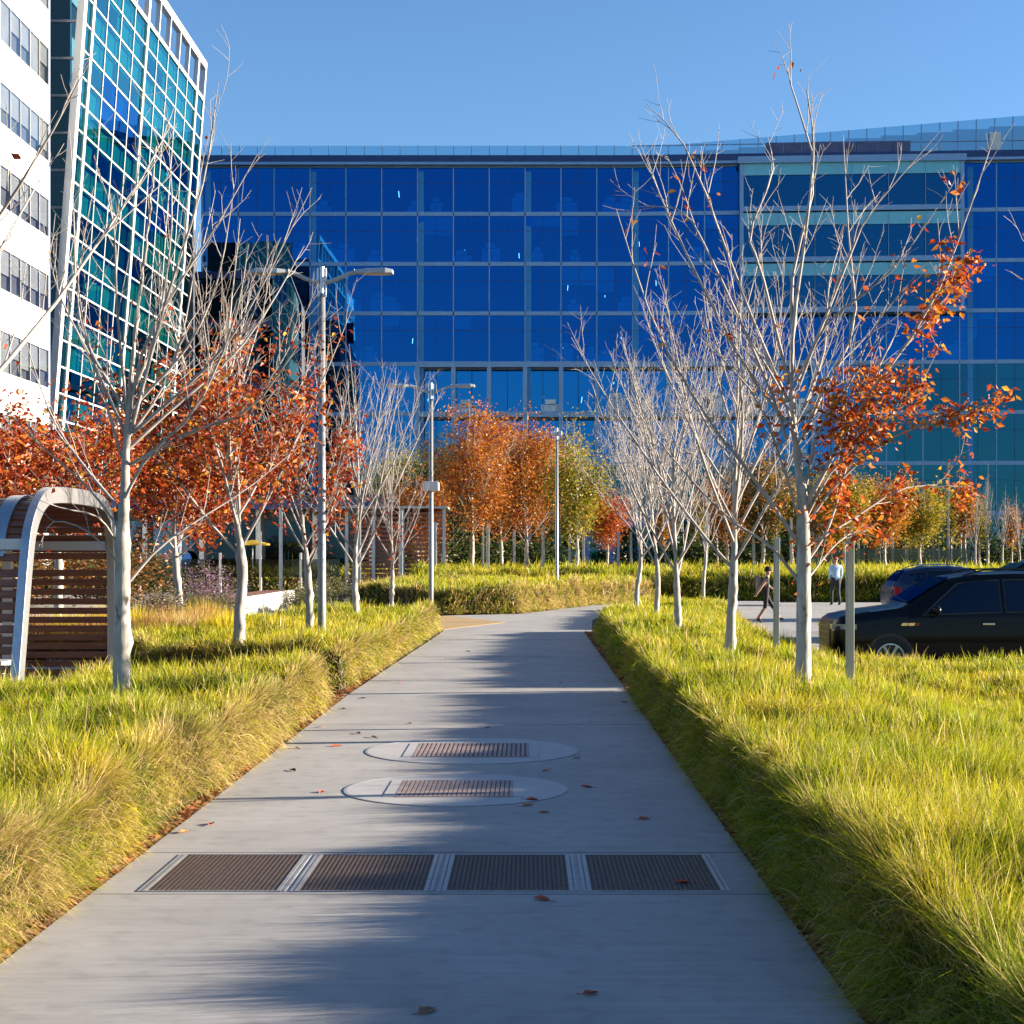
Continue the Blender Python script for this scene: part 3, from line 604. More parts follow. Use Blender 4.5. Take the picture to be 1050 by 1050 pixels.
auto(48, -20, 26, H=4.3, fork=1.6, r0=.08, n_limb=14, spread=.9, lenf=.95, label='dense red tree at the picture edge above the shelter roof', prob=dens(1.5), reps=5, size=.125, w=(6, 5, 3, 4, 1), group='red trees behind the shelter', jit=.18)
# orange group at the end of the path
ob = dict(group='orange trees at the end of the path', n_limb=20, spread=.72, lenf=.80, up=.75, step=.13, levels=(1, 2, 3), jit=.34, size=.155, dense=.9, reps=6, prob=full(1.8, 99, 1.))
auto(51, 484, 76, H=9.2, fork=2.6, r0=.13, label='tallest orange tree at the end of the path', pal=ORANGE, w=(5, 3, 4, 3, 1), **ob)
auto(52, 540, 80, H=8.9, fork=2.3, r0=.12, label='orange tree between the tallest orange tree and the slim pole', pal=ORANGE, w=(5, 3, 4, 3, 1.5), **ob)
auto(53, 556, 88, H=8.8, fork=2.3, r0=.12, label='orange tree directly behind the slim pole', pal=ORANGE, w=(6, 3, 3, 2, 1.5), **ob)
auto(54, 591, 72, H=7.9, fork=2.0, r0=.10, label='narrow yellow-green tree just past the slim pole', pal=YELLOW, w=(4, 6, 2, 4, 2), **{**ob, 'spread': .55, 'lenf': .7})
auto(55, 514, 92, H=9.4, fork=2.4, r0=.12, label='rusty orange tree set back behind the tallest orange tree', pal=ORANGE, w=(4, 2, 6, 4, 1), **ob)
auto(56, 455, 84, H=8.4, fork=1.8, r0=.15, bark=M['darkbark'], label='broad dark green tree behind the second lamp post', pal=DKGREEN, w=(4, 4, 4, 4, 2), **{**ob, 'spread': .95, 'lenf': .9})
auto(57, 622, 96, H=6.0, fork=2, r0=.10, label='small red-orange tree beside the blue entrance', pal=RED, w=(3, 4, 4, 2, 1), **ob)
auto(58, 430, 74, H=5.6, fork=1.6, r0=.10, label='rust-coloured tree behind the second lamp post', pal=ORANGE, w=(3, 2, 6, 6, 1), **{**ob, 'spread': .8})
auto(59, 405, 95, H=8.4, fork=2.2, r0=.12, label='yellow-topped tree behind the bare left row', pal=YELLOW, w=(3, 5, 1, 6, 1), **ob)
auto(60, 782, 84, H=7.4, fork=2.2, r0=.11, label='dark green tree streaked with orange behind the tallest tree', pal=DKGREEN+ORANGE[:2], w=(2, 3, 4, 4, 1, 3, 3), **{**ob, 'spread': .75})
auto(61, 745, 90, H=6.6, fork=2.2, r0=.11, label='faded orange tree behind the bare row by the car park', pal=ORANGE, w=(4, 3, 3, 4, 2), **ob)
auto(62, 866, 82, H=6.6, fork=2.0, r0=.10, label='golden yellow-green tree behind the orange leaves of the tallest tree', pal=YELLOW, w=(5, 3, 5, 2, 3), **{**ob, 'group': 'golden trees before the far wing'})
auto(63, 908, 86, H=6.3, fork=2.0, r0=.10, label='orange and gold tree behind the dark blue crossover', pal=ORANGE, w=(3, 5, 1, 1, 5), **{**ob, 'group': 'golden trees before the far wing'})
auto(64, 944, 90, H=6.0, fork=2.0, r0=.10, label='green-gold tree nearest the tall grey pole', pal=YELLOW, w=(4, 5, 3, 4, 2), **{**ob, 'group': 'golden trees before the far wing'})
# clipped rows of narrow trees before the far wing: three kinds, copied
def kind(seed, H, pal, w, label, spread, q=1., size=.24, n_limb=18):
    r = np.random.default_rng(seed); sk = skeleton(r, H, 2.3, .10, n_limb=n_limb, spread=spread, lenf=.62, up=1.0, dense=.55, top=.8)
    lp = None if q == 0 else np.repeat(along(sk, r, .13, lambda p: q*(p[:, 2] > 2.1), (1, 2, 3)), 2, 0)
    return plant_tree(tree_meshes(r, 'k', sk, lp, size, pal, w, jit=.2, sides=7), (0, 0, 0), name='row_tree', label=label, cat='tree', group='narrow trees in front of the far wing')
KG = kind(71, 6.9, YELLOW, (4, 5, 3, 4, 2), 'narrow yellow-green tree in the rows before the far wing', .42)
KO = kind(72, 6.6, ORANGE, (3, 5, 2, 2, 5), 'narrow orange-yellow tree in the rows before the far wing', .42)
KB = kind(73, 7.4, RED, (1, 1, 1, 1, 1), 'narrow bare white tree in the rows before the far wing', .34, 0, n_limb=20)
first = {}
rr = random.Random(5)
row = [(812, 104, 'G'), (838, 112, 'O'), (852, 100, 'G'), (868, 118, 'G'), (885, 104, 'O'), (902, 112, 'G'), (915, 122, 'O'), (928, 103, 'G'), (944, 114, 'G'), (957, 104, 'G'), (975, 118, 'G'), (990, 106, 'O'), (1004, 112, 'G'),
       (1013, 104, 'B'), (1028, 108, 'B'), (1037, 116, 'O'), (1045, 103, 'B'), (1058, 110, 'O'), (1075, 105, 'G'), (1092, 112, 'G'), (1110, 106, 'O'), (850, 124, 'B'), (908, 99, 'B'), (796, 110, 'G'), (765, 116, 'O'), (735, 108, 'B'), (715, 118, 'G'), (698, 112, 'B'), (1000, 100, 'B'), (985, 122, 'B'), (680, 122, 'O'), (660, 118, 'B')]
for px, Y, k in row:
    src = {'G': KG, 'O': KO, 'B': KB}[k]; o = src if k not in first else dup(src); first[k] = 1
    s = rr.uniform(.86, 1.08); o.location = ((px-CX)/F*Y, Y, 0); o.rotation_euler.z = rr.uniform(0, 6.28); o.scale = (s, s, s*rr.uniform(.92, 1.06))
# the leaning second stem of the double-trunked tree
# ------------------------------------------------------------------ main office building: a long glass front, slightly bent
rb = random.Random(11)
M['blueglass'] = glass('blue_glass', (.10, .46, .85), (.018, .23, .76), .36, .012, .02)
M['deepglass'] = glass('deep_blue_glass', (.12, .50, .85), (.030, .38, 1.0), .36, .015, .03)
M['tealglass'] = glass('teal_blue_glass', (.12, .42, .58), (.04, .25, .42), .36, .02, .12)
M['cyanpanel'] = mat('cyan_spandrel', (.17, .52, .64), .22, .0, var=.05, scale=.4)
M['darkglass'] = glass('dark_bay_glass', (.08, .30, .44), (.03, .22, .46), .40, .02, .03)
M['screenglass'] = glass('screen_glass', (.50, .72, .82), (.42, .62, .74), .60, .08)
M['bluemetal'] = mat('blue_grey_metal', (.22, .36, .56), .42, .3, var=.05, scale=2)
M['navymetal'] = mat('navy_metal', (.022, .05, .15), .4, .3, var=.1, scale=2)
M['slabgrey'] = mat('interior_slab', (.16, .22, .32), .8, var=.1, scale=1)
M['column'] = mat('interior_column', (.80, .84, .86), .7, var=.05)
M['colstrip'] = mat('lit_column_strip', (.015, .24, .56), .3, var=.05, scale=.5)
M['desk'] = mat('office_desk', (.75, .80, .84), .6, var=.15, scale=2)
M['dark'] = mat('dark_interior', (.03, .04, .06), .8, var=.3, scale=.6)
M['lampwhite'] = emis('ceiling_lamp', (1, .97, .9), 1.6)
M['louvre'] = mat('plum_louvre', (.09, .10, .19), .6, var=.2, scale=2)
D0 = 140.; X0 = -28.35; BW = 3.1165; NB = 31; KB_ = 12
XB = X0+KB_*BW; BA = math.atan2(2.0, 34.6)
def fp(k):                                       # facade point at bay line k
    x = X0+k*BW
    if k <= KB_: return np.array([x, D0, 0.])
    d = x-XB; return np.array([XB+d*math.cos(BA), D0-d*math.sin(BA), 0.])
def fa(k): return 0. if k < KB_ else -BA         # rotation of bay k
ZF = [35.65, 31.45, 27.1, 22.8, 18.4, 14.06, 9.7, 5.4, .35]
off = empty('office_building', (0, 0, 0), label='long blue glass office building closing off the end of the path', cat='building')
# glass panes: 100 largest as parts, the rest in one
wide = [k for k in range(NB)]
paned = 0; rest = {}
def pane_me(h, nm): return MB().add([(0, 0, 0), (BW, 0, 0), (BW, 0, h), (0, 0, h)], [(0, 1, 2, 3)]).me(nm)
pm = {}
bay = range(15, 21)
for f in range(8):
    for k in range(NB):
        if k in bay and f < 3: continue
        h = ZF[f]-ZF[f+1]; p = fp(k); y = 0.
        deep = 6 <= k <= 16 and f in (4, 5); g = 'blueglass' if f < 4 else ('deepglass' if k < 18 else 'tealglass')
        if f >= 6: g = 'tealglass'
        if deep: y = .9
        if f < 5 and k < 24 and paned < 100:
            paned += 1; key = (f, g)
            if key not in pm: pm[key] = pane_me(h, 'window'); pm[key].materials.append(M[g])
            o = link('window', pm[key], None, off); o.location = (p[0], p[1]+y, ZF[f+1]); o.rotation_euler = (R(rb.uniform(-.5, .5))*.5, 0, fa(k)+R(rb.uniform(-.15, .15)))
        else:
            q = fp(k+1); rest.setdefault(g, MB()).add([(p[0], p[1]+y, ZF[f+1]), (q[0], q[1]+y, ZF[f+1]), (q[0], q[1]+y, ZF[f]), (p[0], p[1]+y, ZF[f])], [(0, 1, 2, 3)])
wm = MB(); gl_ = list(rest)
for i, g in enumerate(gl_):
    V = np.vstack(rest[g].V); Q = np.vstack(rest[g].Q); wm.cur = i; wm.add(V, Q)
wm.build('window', [M[g] for g in gl_], off, kind='stuff')
def seg_box(b, k0, k1, ya, yb, z0, z1):
    """box along the facade between two bay lines, ya..yb behind (+) or before (-) the glass, split at the bend"""
    cuts = [k0]+([KB_] if k0 < KB_ < k1 else [])+[k1]
    for a, c in zip(cuts[:-1], cuts[1:]):
        p, q = fp(a), fp(c); n = np.array([0, 1., 0]) if c <= KB_ else np.array([math.sin(BA), math.cos(BA), 0])
        V = [m+n*o+np.array([0, 0, z]) for z in (z0, z1) for m, o in ((p, ya), (q, ya), (q, yb), (p, yb))]
        b.add(V, [(3, 2, 1, 0), (4, 5, 6, 7), (0, 1, 5, 4), (1, 2, 6, 5), (2, 3, 7, 6), (3, 0, 4, 7)])
for f in range(9):
    b = MB(); seg_box(b, 0, NB, .25, 11, ZF[f]-.45, ZF[f]-.05); b.build('interior_floor', M['slabgrey'], off)
    b = MB(); seg_box(b, 0, NB, -.10, .10, ZF[f]-.17, ZF[f]+.17); b.build('floor_band', M['bluemetal'], off)
# mullions: one grid per kind
b = MB()
for k in range(NB+1):
    if 15 < k < 21: seg_box(b, k-.018, k+.018, -.12, .12, .3, ZF[3]); continue
    seg_box(b, k-.014, k+.014, -.10, .10, .3, ZF[0])
b.build('mullion', M['bluemetal'], off)
b = MB()
for k in range(NB):
    for f in range(8):
        if k in bay and f < 3: continue
        seg_box(b, k+.495, k+.505, -.03, .03, ZF[f+1]+.17, ZF[f]-.17)
        if not (6 <= k <= 16 and f in (4, 5)): seg_box(b, k+.02, k+.98, -.015, .02, ZF[f]-1.5, ZF[f]-1.46)
b.build('thin_mullion', M['navymetal'], off)
for k in (0.06, 3, 6, 9, 12, 18, 21.2, 24, 27):
    b = MB(); seg_box(b, k+.02, k+.17, -.014, .6, .3, ZF[0]-.5); b.build('column', M['colstrip'], off)  # blue strip added before the glass, tinted as columns lit behind it
b = MB(); seg_box(b, 0, NB, 11, 11.3, .3, ZF[0]-.4); b.box(XB-1.5, XB+2.5, D0+11.4, D0+11.8, .3, ZF[0]-.4); b.build('core_wall', M['dark'], off)
# desks, screens and hanging lamps seen through the glass
dm = None
for f in range(6):
    for i in range(15):
        k = rb.uniform(.4, 22.5)
        if k > 14 and f < 3: continue
        p = fp(k); bb = MB(); wd = rb.uniform(.8, 1.9); hh = rb.choice([.9, 1.15, 1.5])
        bb.box(-wd/2, wd/2, 0, .7, 0, hh); bb.box(-wd*.3, wd*.25, -.1, .02, hh+.05, hh+.45)
        o = bb.build('desk', M['desk'], off); o.location = (p[0], p[1]+rb.uniform(.2, .8), ZF[f+1]-.05)
for f in range(5):
    for k in (4.4, 5.9, 7.5, 8.9, 10.1, 11.6, 13.2, 17.6, 22.3):
        k += rb.uniform(-.7, .7)
        if rb.random() < .5: continue
        if 14 < k < 21 and f < 3: continue
        p = fp(k); y = rb.uniform(1.0, 5.0); bb = MB(); bb.box(-.022, .022, 0, .05, -rb.uniform(.1, .6), .02); o = bb.build('ceiling_lamp', M['lampwhite'], off); o.location = (p[0], p[1]+y, ZF[f]-rb.uniform(1., 2.9)); o.rotation_euler.y = rb.uniform(-.2, .2)
# roller blinds half drawn behind some of the panes
M['officeblind'] = mat('office_blind', (.62, .68, .72), .8, var=.08, scale=.6)
for q in range(46):
    k, f = rb.randrange(0, 23), rb.choice([0, 1, 1, 2, 2, 3, 3, 4, 5, 6])
    if k in bay and f < 3 or 6 <= k <= 16 and f in (4, 5): continue
    hb = rb.choice([.5, .8, 1.1, 1.6, 2.2]); half = rb.random() < .5; b = MB(); seg_box(b, k+.03, k+(.49 if half else .97), .16, .20, ZF[f]-.2-hb, ZF[f]-.2); b.build('blind', M['officeblind'], off)
# deep framed openings in the middle of the lower floors
b = MB()
for k in range(6, 18): seg_box(b, k-.06, k+.06, -.28, .95, ZF[6], ZF[4])
for f in (4, 5, 6): seg_box(b, 6, 17, -.30, .95, ZF[f]-.28, ZF[f]+.20)
b.build('deep_frame', M['bluemetal'], off)
# dark cornice and the glass screen on the roof
b = MB(); seg_box(b, -.12, NB, -.35, 6, ZF[0]+.2, ZF[0]+.85); b.build('cornice', M['navymetal'], off)
b = MB(); seg_box(b, -.35, NB, -.7, .3, ZF[0]-.05, ZF[0]+.18); b.build('eaves_ledge', M['bluemetal'], off)
def ztop(k): return 37.55+.75*sstep(12, 17, k)*0+max(0., (k-13.0))*.215
sg = MB(); sp_ = MB()
for i in range(0, NB*2):
    k0, k1 = i/2, (i+1)/2; p, q = fp(k0), fp(k1); z0 = ZF[0]+.85; n = .6
    sg.add([(p[0], p[1]+n, z0), (q[0], q[1]+n, z0), (q[0], q[1]+n, ztop(k1)), (p[0], p[1]+n, ztop(k0))], [(0, 1, 2, 3)])
    seg_box(sp_, k0-.012, k0+.012, .5, .62, z0, ztop(k0))
seg_box(sp_, 12, NB, .5, .6, 37.5, 37.57)
sg.cur = 1; sg.add(np.vstack(sp_.V), np.vstack(sp_.Q)); sg.build('roof_screen', [M['screenglass'], M['bluemetal']], off)
b = MB(); seg_box(b, 1.2, 14, 2.4, 3, ZF[0]+.85, 37.0); [seg_box(b, k, k+1, 2.4, 3, ZF[0]+.85, ztop(k)-.25) for k in range(14, NB)]; b.build('plant_room', mat('plant_room_panel', (.20, .36, .46), .6, var=.08, scale=.5), off)
b = MB()
for k in np.arange(15.7, 19.4, .5): seg_box(b, k+.01, k+.49, .42, .55, ZF[0]+.95, 37.6)
b.build('louvre_panel', M['louvre'], off)
b = MB(); seg_box(b, 21.85, 22.15, .3, .5, ZF[0]+.85, 38.2); b.build('roof_door', M['whitepaint'], off)
# projecting bay with pale spandrels, three storeys
pb = MB(); dg = MB(); fr = MB(); bp = 1.2
for f in range(3):
    zt, zb = ZF[f]-(.0 if f else -.1), ZF[f+1]+.25
    seg_box(pb, 15.05, 20.95, -bp-.02, -bp+.1, zt-1.35, zt-.3)
    for k in range(15, 21):
        p, q = fp(k+.02), fp(k+.98); n = -np.array([math.sin(BA), math.cos(BA), 0])*(bp-.12)
        MB().add([p+n+[0, 0, zb], q+n+[0, 0, zb], q+n+[0, 0, zt-1.35], p+n+[0, 0, zt-1.35]], [(0, 1, 2, 3)]).build('bay_window', M['darkglass'], off)
        seg_box(fr, k-.008, k+.008, -bp-.05, -bp+.1, zb, zt-.3)
    seg_box(fr, 14.95, 21.05, -bp-.15, .1, zb-.42, zb)
seg_box(fr, 14.9, 21.1, -bp-.3, .3, ZF[0]-.25, ZF[0]+.32); seg_box(fr, 14.9, 21.1, -bp-.25, .2, ZF[3]-.25, ZF[3]+.2)
for k in (15, 21): seg_box(fr, k-.05, k+.05, -bp-.08, .1, ZF[3], ZF[0])
pb.build('spandrel', M['cyanpanel'], off); fr.build('bay_frame', M['bluemetal'], off)
b = MB(); 
for k in (17.9, 20.7): seg_box(b, k-.16, k+.16, -.7, -.3, ZF[3], ZF[0])
b.build('bay_column', M['cyanpanel'], off)
# end wall, roof, ground floor entrance
b = MB(); b.box(X0-.15, X0, D0+.1, D0+40, .0, ZF[0]); b.build('end_wall', M['navymetal'], off)
b = MB(); seg_box(b, NB, NB+.1, .1, 30, 0, ZF[0]); b.build('end_wall', M['navymetal'], off)
b = MB(); seg_box(b, 0, NB, .3, 30, ZF[0]+.2, ZF[0]+.5); b.box(XB-3, XB+4, D0+.5, D0+34, ZF[0]-.02, ZF[0]+.17); b.build('roof', M['slabgrey'], off)
b = MB(); 
for k, wdt in ((12.0, 4.2),):
    p = at(598, 585, D0-3); 
    for xx in (0, 2.2, 4.6): b.box(p[0]+xx, p[0]+xx+.55, D0-3.4, D0-3, 0, 4.2)
    b.box(p[0]-.1, p[0]+5.4, D0-3.6, D0, 4.2, 4.9)
b.build('entrance_frame', mat('blue_entrance', (.16, .24, .52), .5, var=.05), off)
b = MB(); b.box(p[0]+.5, p[0]+4.6, D0-3.1, D0-3.05, .1, 4.2); b.build('entrance_door', M['tealglass'], off)

# ------------------------------------------------------------------ dark glass annex in front of its near end
an = empty('glass_annex', (0, 0, 0), label='dark glass annex with a slanted prow before the blue building', cat='building')
YA = 119.; ax0, ax1 = at(188, 0, YA)[0], at(280, 0, YA)[0]
M['annexglass'] = glass('annex_glass', (.02, .05, .09), (.05, .12, .22), .30, .03, .05)
M['annexteal'] = glass('annex_teal', (.05, .15, .22), (.06, .18, .28), .35, .03, .05)
b = MB(); b.box(ax0, ax1-.3, YA+.4, YA+4, 0, 22.0); b.build('wall', M['dark'], an)
for i, (zb, zt) in enumerate(((19.4, 22.2), (14.8, 18.6), (10.2, 14.0), (5.6, 9.4), (.6, 4.8))):
    b = MB()
    for k in range(6): xa = ax0+k*(ax1-ax0)/6; b.add([(xa+.05, YA, zb), (xa+(ax1-ax0)/6-.05, YA, zb), (xa+(ax1-ax0)/6-.05, YA, zt), (xa+.05, YA, zt)], [(0, 1, 2, 3)])
    b.build('window', M['annexglass'], an)
    b = MB(); b.box(ax0, ax1, YA-.3, YA+.5, zt, zt+.5); b.build('floor_band', M['navymetal'], an)
b = MB()
for k in range(6): xa = ax0+1.8+k*1.05; b.box(xa, xa+1.0, YA-.05, YA, 22.8, 24.9)
b.build('balustrade', M['annexteal'], an)
b = MB(); b.prism([(ax1-1, YA, 25.0), (ax1+.2, YA, 25.0), (ax1+1.9, YA, 20.5), (ax1+1.9, YA, 12.0), (ax1-1, YA, 12.0)], (0, 1.5, 0)); b.build('prow', M['annexteal'], an)
b = MB(); b.prism([(ax1-.9, YA+1.6, 24.8), (ax1+.1, YA+1.6, 24.8), (ax1+1.8, YA+1.6, 20.4), (ax1+1.8, YA+1.6, 0), (ax1-.9, YA+1.6, 0)], (0, 2.4, 0)); b.build('prow_wall', M['dark'], an)

# ------------------------------------------------------------------ leaning glass tower on the left
tw = empty('glass_tower', (0, 0, 0), label='leaning teal glass tower with white frame and open crown', cat='building')
YN, YF_ = 82., 110.3; XL = lambda z: -24.80+z*.0746
M['tower'] = glass('tower_glass', (.07, .46, .46), (.30, .84, .90), .46, .012, .04)
M['tower2'] = glass('tower_glass_blue', (.03, .22, .50), (.16, .52, .95), .55, .012, .04)
M['tower3'] = glass('tower_glass_dark', (.03, .20, .24), (.16, .50, .58), .42, .012, .04)
M['frame'] = mat('white_tower_frame', (.55, .56, .57), .4, .1, var=.03, scale=1)
cols = [82.0, 83.3]+[83.3+i*2.75 for i in range(1, 5)]+[94.3+i*2.75 for i in range(1, 6)]+[110.3]
nr = 23; zr = np.linspace(2.0, 33.0, nr+1)
cnt = 0; R2 = {}; M['sunbacking'] = mat('tower_sun_backing', (.55, .58, .56), .8, var=.08, scale=.5)
rt = random.Random(3)
for j in range(nr-1, -1, -1):
    for i in range(len(cols)-1):
        a, c, z0, z1 = cols[i], cols[i+1], zr[j], zr[j+1]
        u = rt.random(); g = 'tower'  # pane tints stand in for reflections of sky and a facade opposite
        if j in (18, 17) and 2 <= i <= 4 or (j in (14, 15, 16) and i in (6, 7, 8) and u < .6): g = 'tower2'
        elif j < 14 and (j % 3 == 0 or u < .22): g = 'tower3'
        V = [(XL(z0), a, z0), (XL(z0), c, z0), (XL(z1), c, z1), (XL(z1), a, z1)]
        if cnt < 100: 
            cnt += 1; d = rt.uniform(-.006, .006); V = [(x+d*(k-1.5), y, z) for k, (x, y, z) in enumerate(V)]
            MB().add(V, [(0, 1, 2, 3)]).build('window', M[g], tw)
        else: R2.setdefault(g, MB()).add(V, [(0, 1, 2, 3)])
for j in range(nr):                               # blinds added behind many panes to catch the sun and glow teal
    b = MB(); n_ = 0
    for i in range(len(cols)-1):
        if rt.random() < (.86 if j % 3 else .5):
            a, c, z0, z1 = cols[i]+.1, cols[i+1]-.1, zr[j]+.06, zr[j+1]-.05; n_ += 1
            b.add([(XL(z)-o, y, z) for z in (z0, z1) for o, y in ((.30, a), (.26, a), (.26, c), (.30, c))], [(3, 2, 1, 0), (4, 5, 6, 7), (0, 1, 5, 4), (1, 2, 6, 5), (2, 3, 7, 6), (3, 0, 4, 7)])
    if n_: b.build('blind', M['sunbacking'], tw)
wm = MB(); gl_ = list(R2)
for i, g in enumerate(gl_): wm.cur = i; wm.add(np.vstack(R2[g].V), np.vstack(R2[g].Q))
wm.build('window', [M[g] for g in gl_], tw, kind='stuff')
def lean(b, y0, y1, z0, z1, out=.15, inn=.1):
    V = [(XL(z)+o, y, z) for z in (z0, z1) for o, y in ((-inn, y0), (out, y0), (out, y1), (-inn, y1))]
    return b.add(V, [(3, 2, 1, 0), (4, 5, 6, 7), (0, 1, 5, 4), (1, 2, 6, 5), (2, 3, 7, 6), (3, 0, 4, 7)])
b = MB()
for y in (83.3, 94.3, 108.05): lean(b, y-.20, y+.20, 0, 35.4, .10, .1)
b.build('main_mullion', M['frame'], tw)
b = MB()
for y in cols[1:-1]:
    if y not in (83.3, 94.3): lean(b, y-.045, y+.045, 0, 33, .035, .1)
b.build('mullion', M['frame'], tw)
b = MB()
for z in zr: lean(b, YN, YF_, z-.045, z+.045, .03, .09)
b.build('transom', M['frame'], tw)
b = MB(); lean(b, YN-.5, YN, 0, 35.6, .10, .26); b.build('edge_frame', M['frame'], tw)
b = MB(); lean(b, YF_, YF_+.35, 0, 35.6, .06, .3); b.build('edge_frame', M['frame'], tw)
b = MB(); lean(b, YN, YF_, 35.1, 35.6, .08, .28); lean(b, YN, YF_, 32.9, 33.15, .08, .2)
for y in cols[1:-1]: lean(b, y-.09, y+.09, 33.15, 35.1, .06, .22)
b.build('open_crown', M['frame'], tw)
for j in range(8):
    z = 1.9+j*4.05; b = MB(); V = [(XL(z)+o, y, z+h) for h in (-.5, 0) for o, y in ((-.5, YN+.3), (-.5, YF_-.3), (-14, YF_-.3), (-14, YN+.3))]
    b.add(V, [(0, 1, 2, 3), (7, 6, 5, 4), (0, 4, 5, 1), (1, 5, 6, 2), (2, 6, 7, 3), (3, 7, 4, 0)]); b.build('interior_floor', M['slabgrey'], tw)
b = MB(); b.box(-37, -34.4, YN+.3, YF_, 0, 33); b.box(-36, XL(33)-.6, YF_-.2, YF_+.3, 0, 33); b.build('core_wall', M['dark'], tw)
b = MB(); b.box(-36, XL(33)-.3, YN+.2, YF_, 32.6, 32.9); b.build('roof', M['slabgrey'], tw)
M['endglass'] = glass('tower_end_glass', (.05, .22, .28), (.14, .38, .52), .50, .015, .04)
# near end: recessed glass strip with thin bands
b = MB(); 
for j in range(17):
    z0, z1 = .5+j*1.9, .5+(j+1)*1.9; xa = -27.2
    b.add([(xa, YN, z0), (XL(z0)-.3, YN, z0), (XL(z1)-.3, YN, z1), (xa, YN, z1)], [(0, 1, 2, 3)])
b.cur = 1
for j in range(18):
    z = .5+j*1.9; b.box(-27.2, XL(z)-.3, YN-.08, YN+.05, z-.06, z+.06)
b.build('end_glass', [M['endglass'], M['greypaint']], tw)
for x, y, s in ((-24.6, 93, 1.6), (-25.4, 97, 1.1)):
    b = MB(); b.box(x, x+s, y, y+s, 32.9, 34.3); b.tube([(x+.4, y+.4, 34.3), (x+.4, y+.4, 34.9)], .18, 10); b.build('rooftop_unit', M['galv'], tw)

# ------------------------------------------------------------------ white banded building at the picture edge
wb = empty('white_building', (0, 0, 0), label='white panelled building with ribbon windows beside the glass tower', cat='building')
M['greywall'] = mat('grey_room', (.20, .205, .22), .8, var=.2, scale=.7)
XW = -23.85; wy0, wy1 = 58.0, 80.0; mod = 1.46; nm = int((wy1-wy0)/mod)
M['wpanel'] = mat('white_wall_panel', (.72, .715, .70), .45, var=.025, scale=.8)
M['ribbon'] = glass('ribbon_glass', (.58, .62, .66), (.75, .80, .88), .22, .03, .03)
M['blind'] = mat('window_blind', (.50, .50, .49), .8, var=.12, scale=1.2)
b = MB(); b.box(-50, XW-.9, wy0, wy1, 0, 38); b.build('core_wall', M['dark'], wb)
M['jointgrey'] = mat('panel_joint_grey', (.045, .045, .05), .7)  # dark grey of the joints between wall panels
zz = [6.35+3.75*i for i in range(9)]
prev = .0
jo = MB()
for i, z in enumerate(zz):
    b = MB(); b.box(XW-.9, XW, wy0, wy1, prev, z); b.cur = 1
    for k in range(nm+1): y = wy1-k*mod; b.box(XW-.01, XW+.004, y-.028, y+.028, prev+.02, z-.02)
    b.build('wall_band', [M['wpanel'], M['jointgrey']], wb)
    if i < 8:
        for k in range(nm):
            y1_, y0_ = wy1-k*mod, wy1-(k+1)*mod
            if i in (3, 4, 5, 6) or k < 6:
                MB().add([(XW-.02, y0_+.03, z), (XW-.02, y1_-.03, z), (XW-.02, y1_-.03, z+1.85), (XW-.02, y0_+.03, z+1.85)], [(0, 1, 2, 3)]).build('window', M['ribbon'], wb)
        b = MB()
        for k in range(nm): 
            y1_ = wy1-k*mod; d = rb.choice([.9, 1.05, 1.1, 1.2, 1.35, 1.8]); b.box(XW-.14, XW-.10, y1_-mod+.04, y1_-.04, z+1.85-d, z+1.85)
        b.build('blind', M['blind'], wb); b = MB(); b.box(XW-.26, XW-.2, wy0, wy1, z, z+1.85); b.build('sill_wall', M['greywall'], wb)
        b = MB()
        for k in range(nm+1): y = wy1-k*mod; b.box(XW-.2, XW-.012, y-.025, y+.025, z, z+1.85)
        b.build('window_mullion', M['greypaint'], wb)
    prev = z+1.85
b = MB(); b.box(-50, XW-.002, wy1, wy1+.25, 0, 38); b.build('end_wall', mat('blue_grey_end_panel', (.16, .20, .30), .6, var=.05), wb)
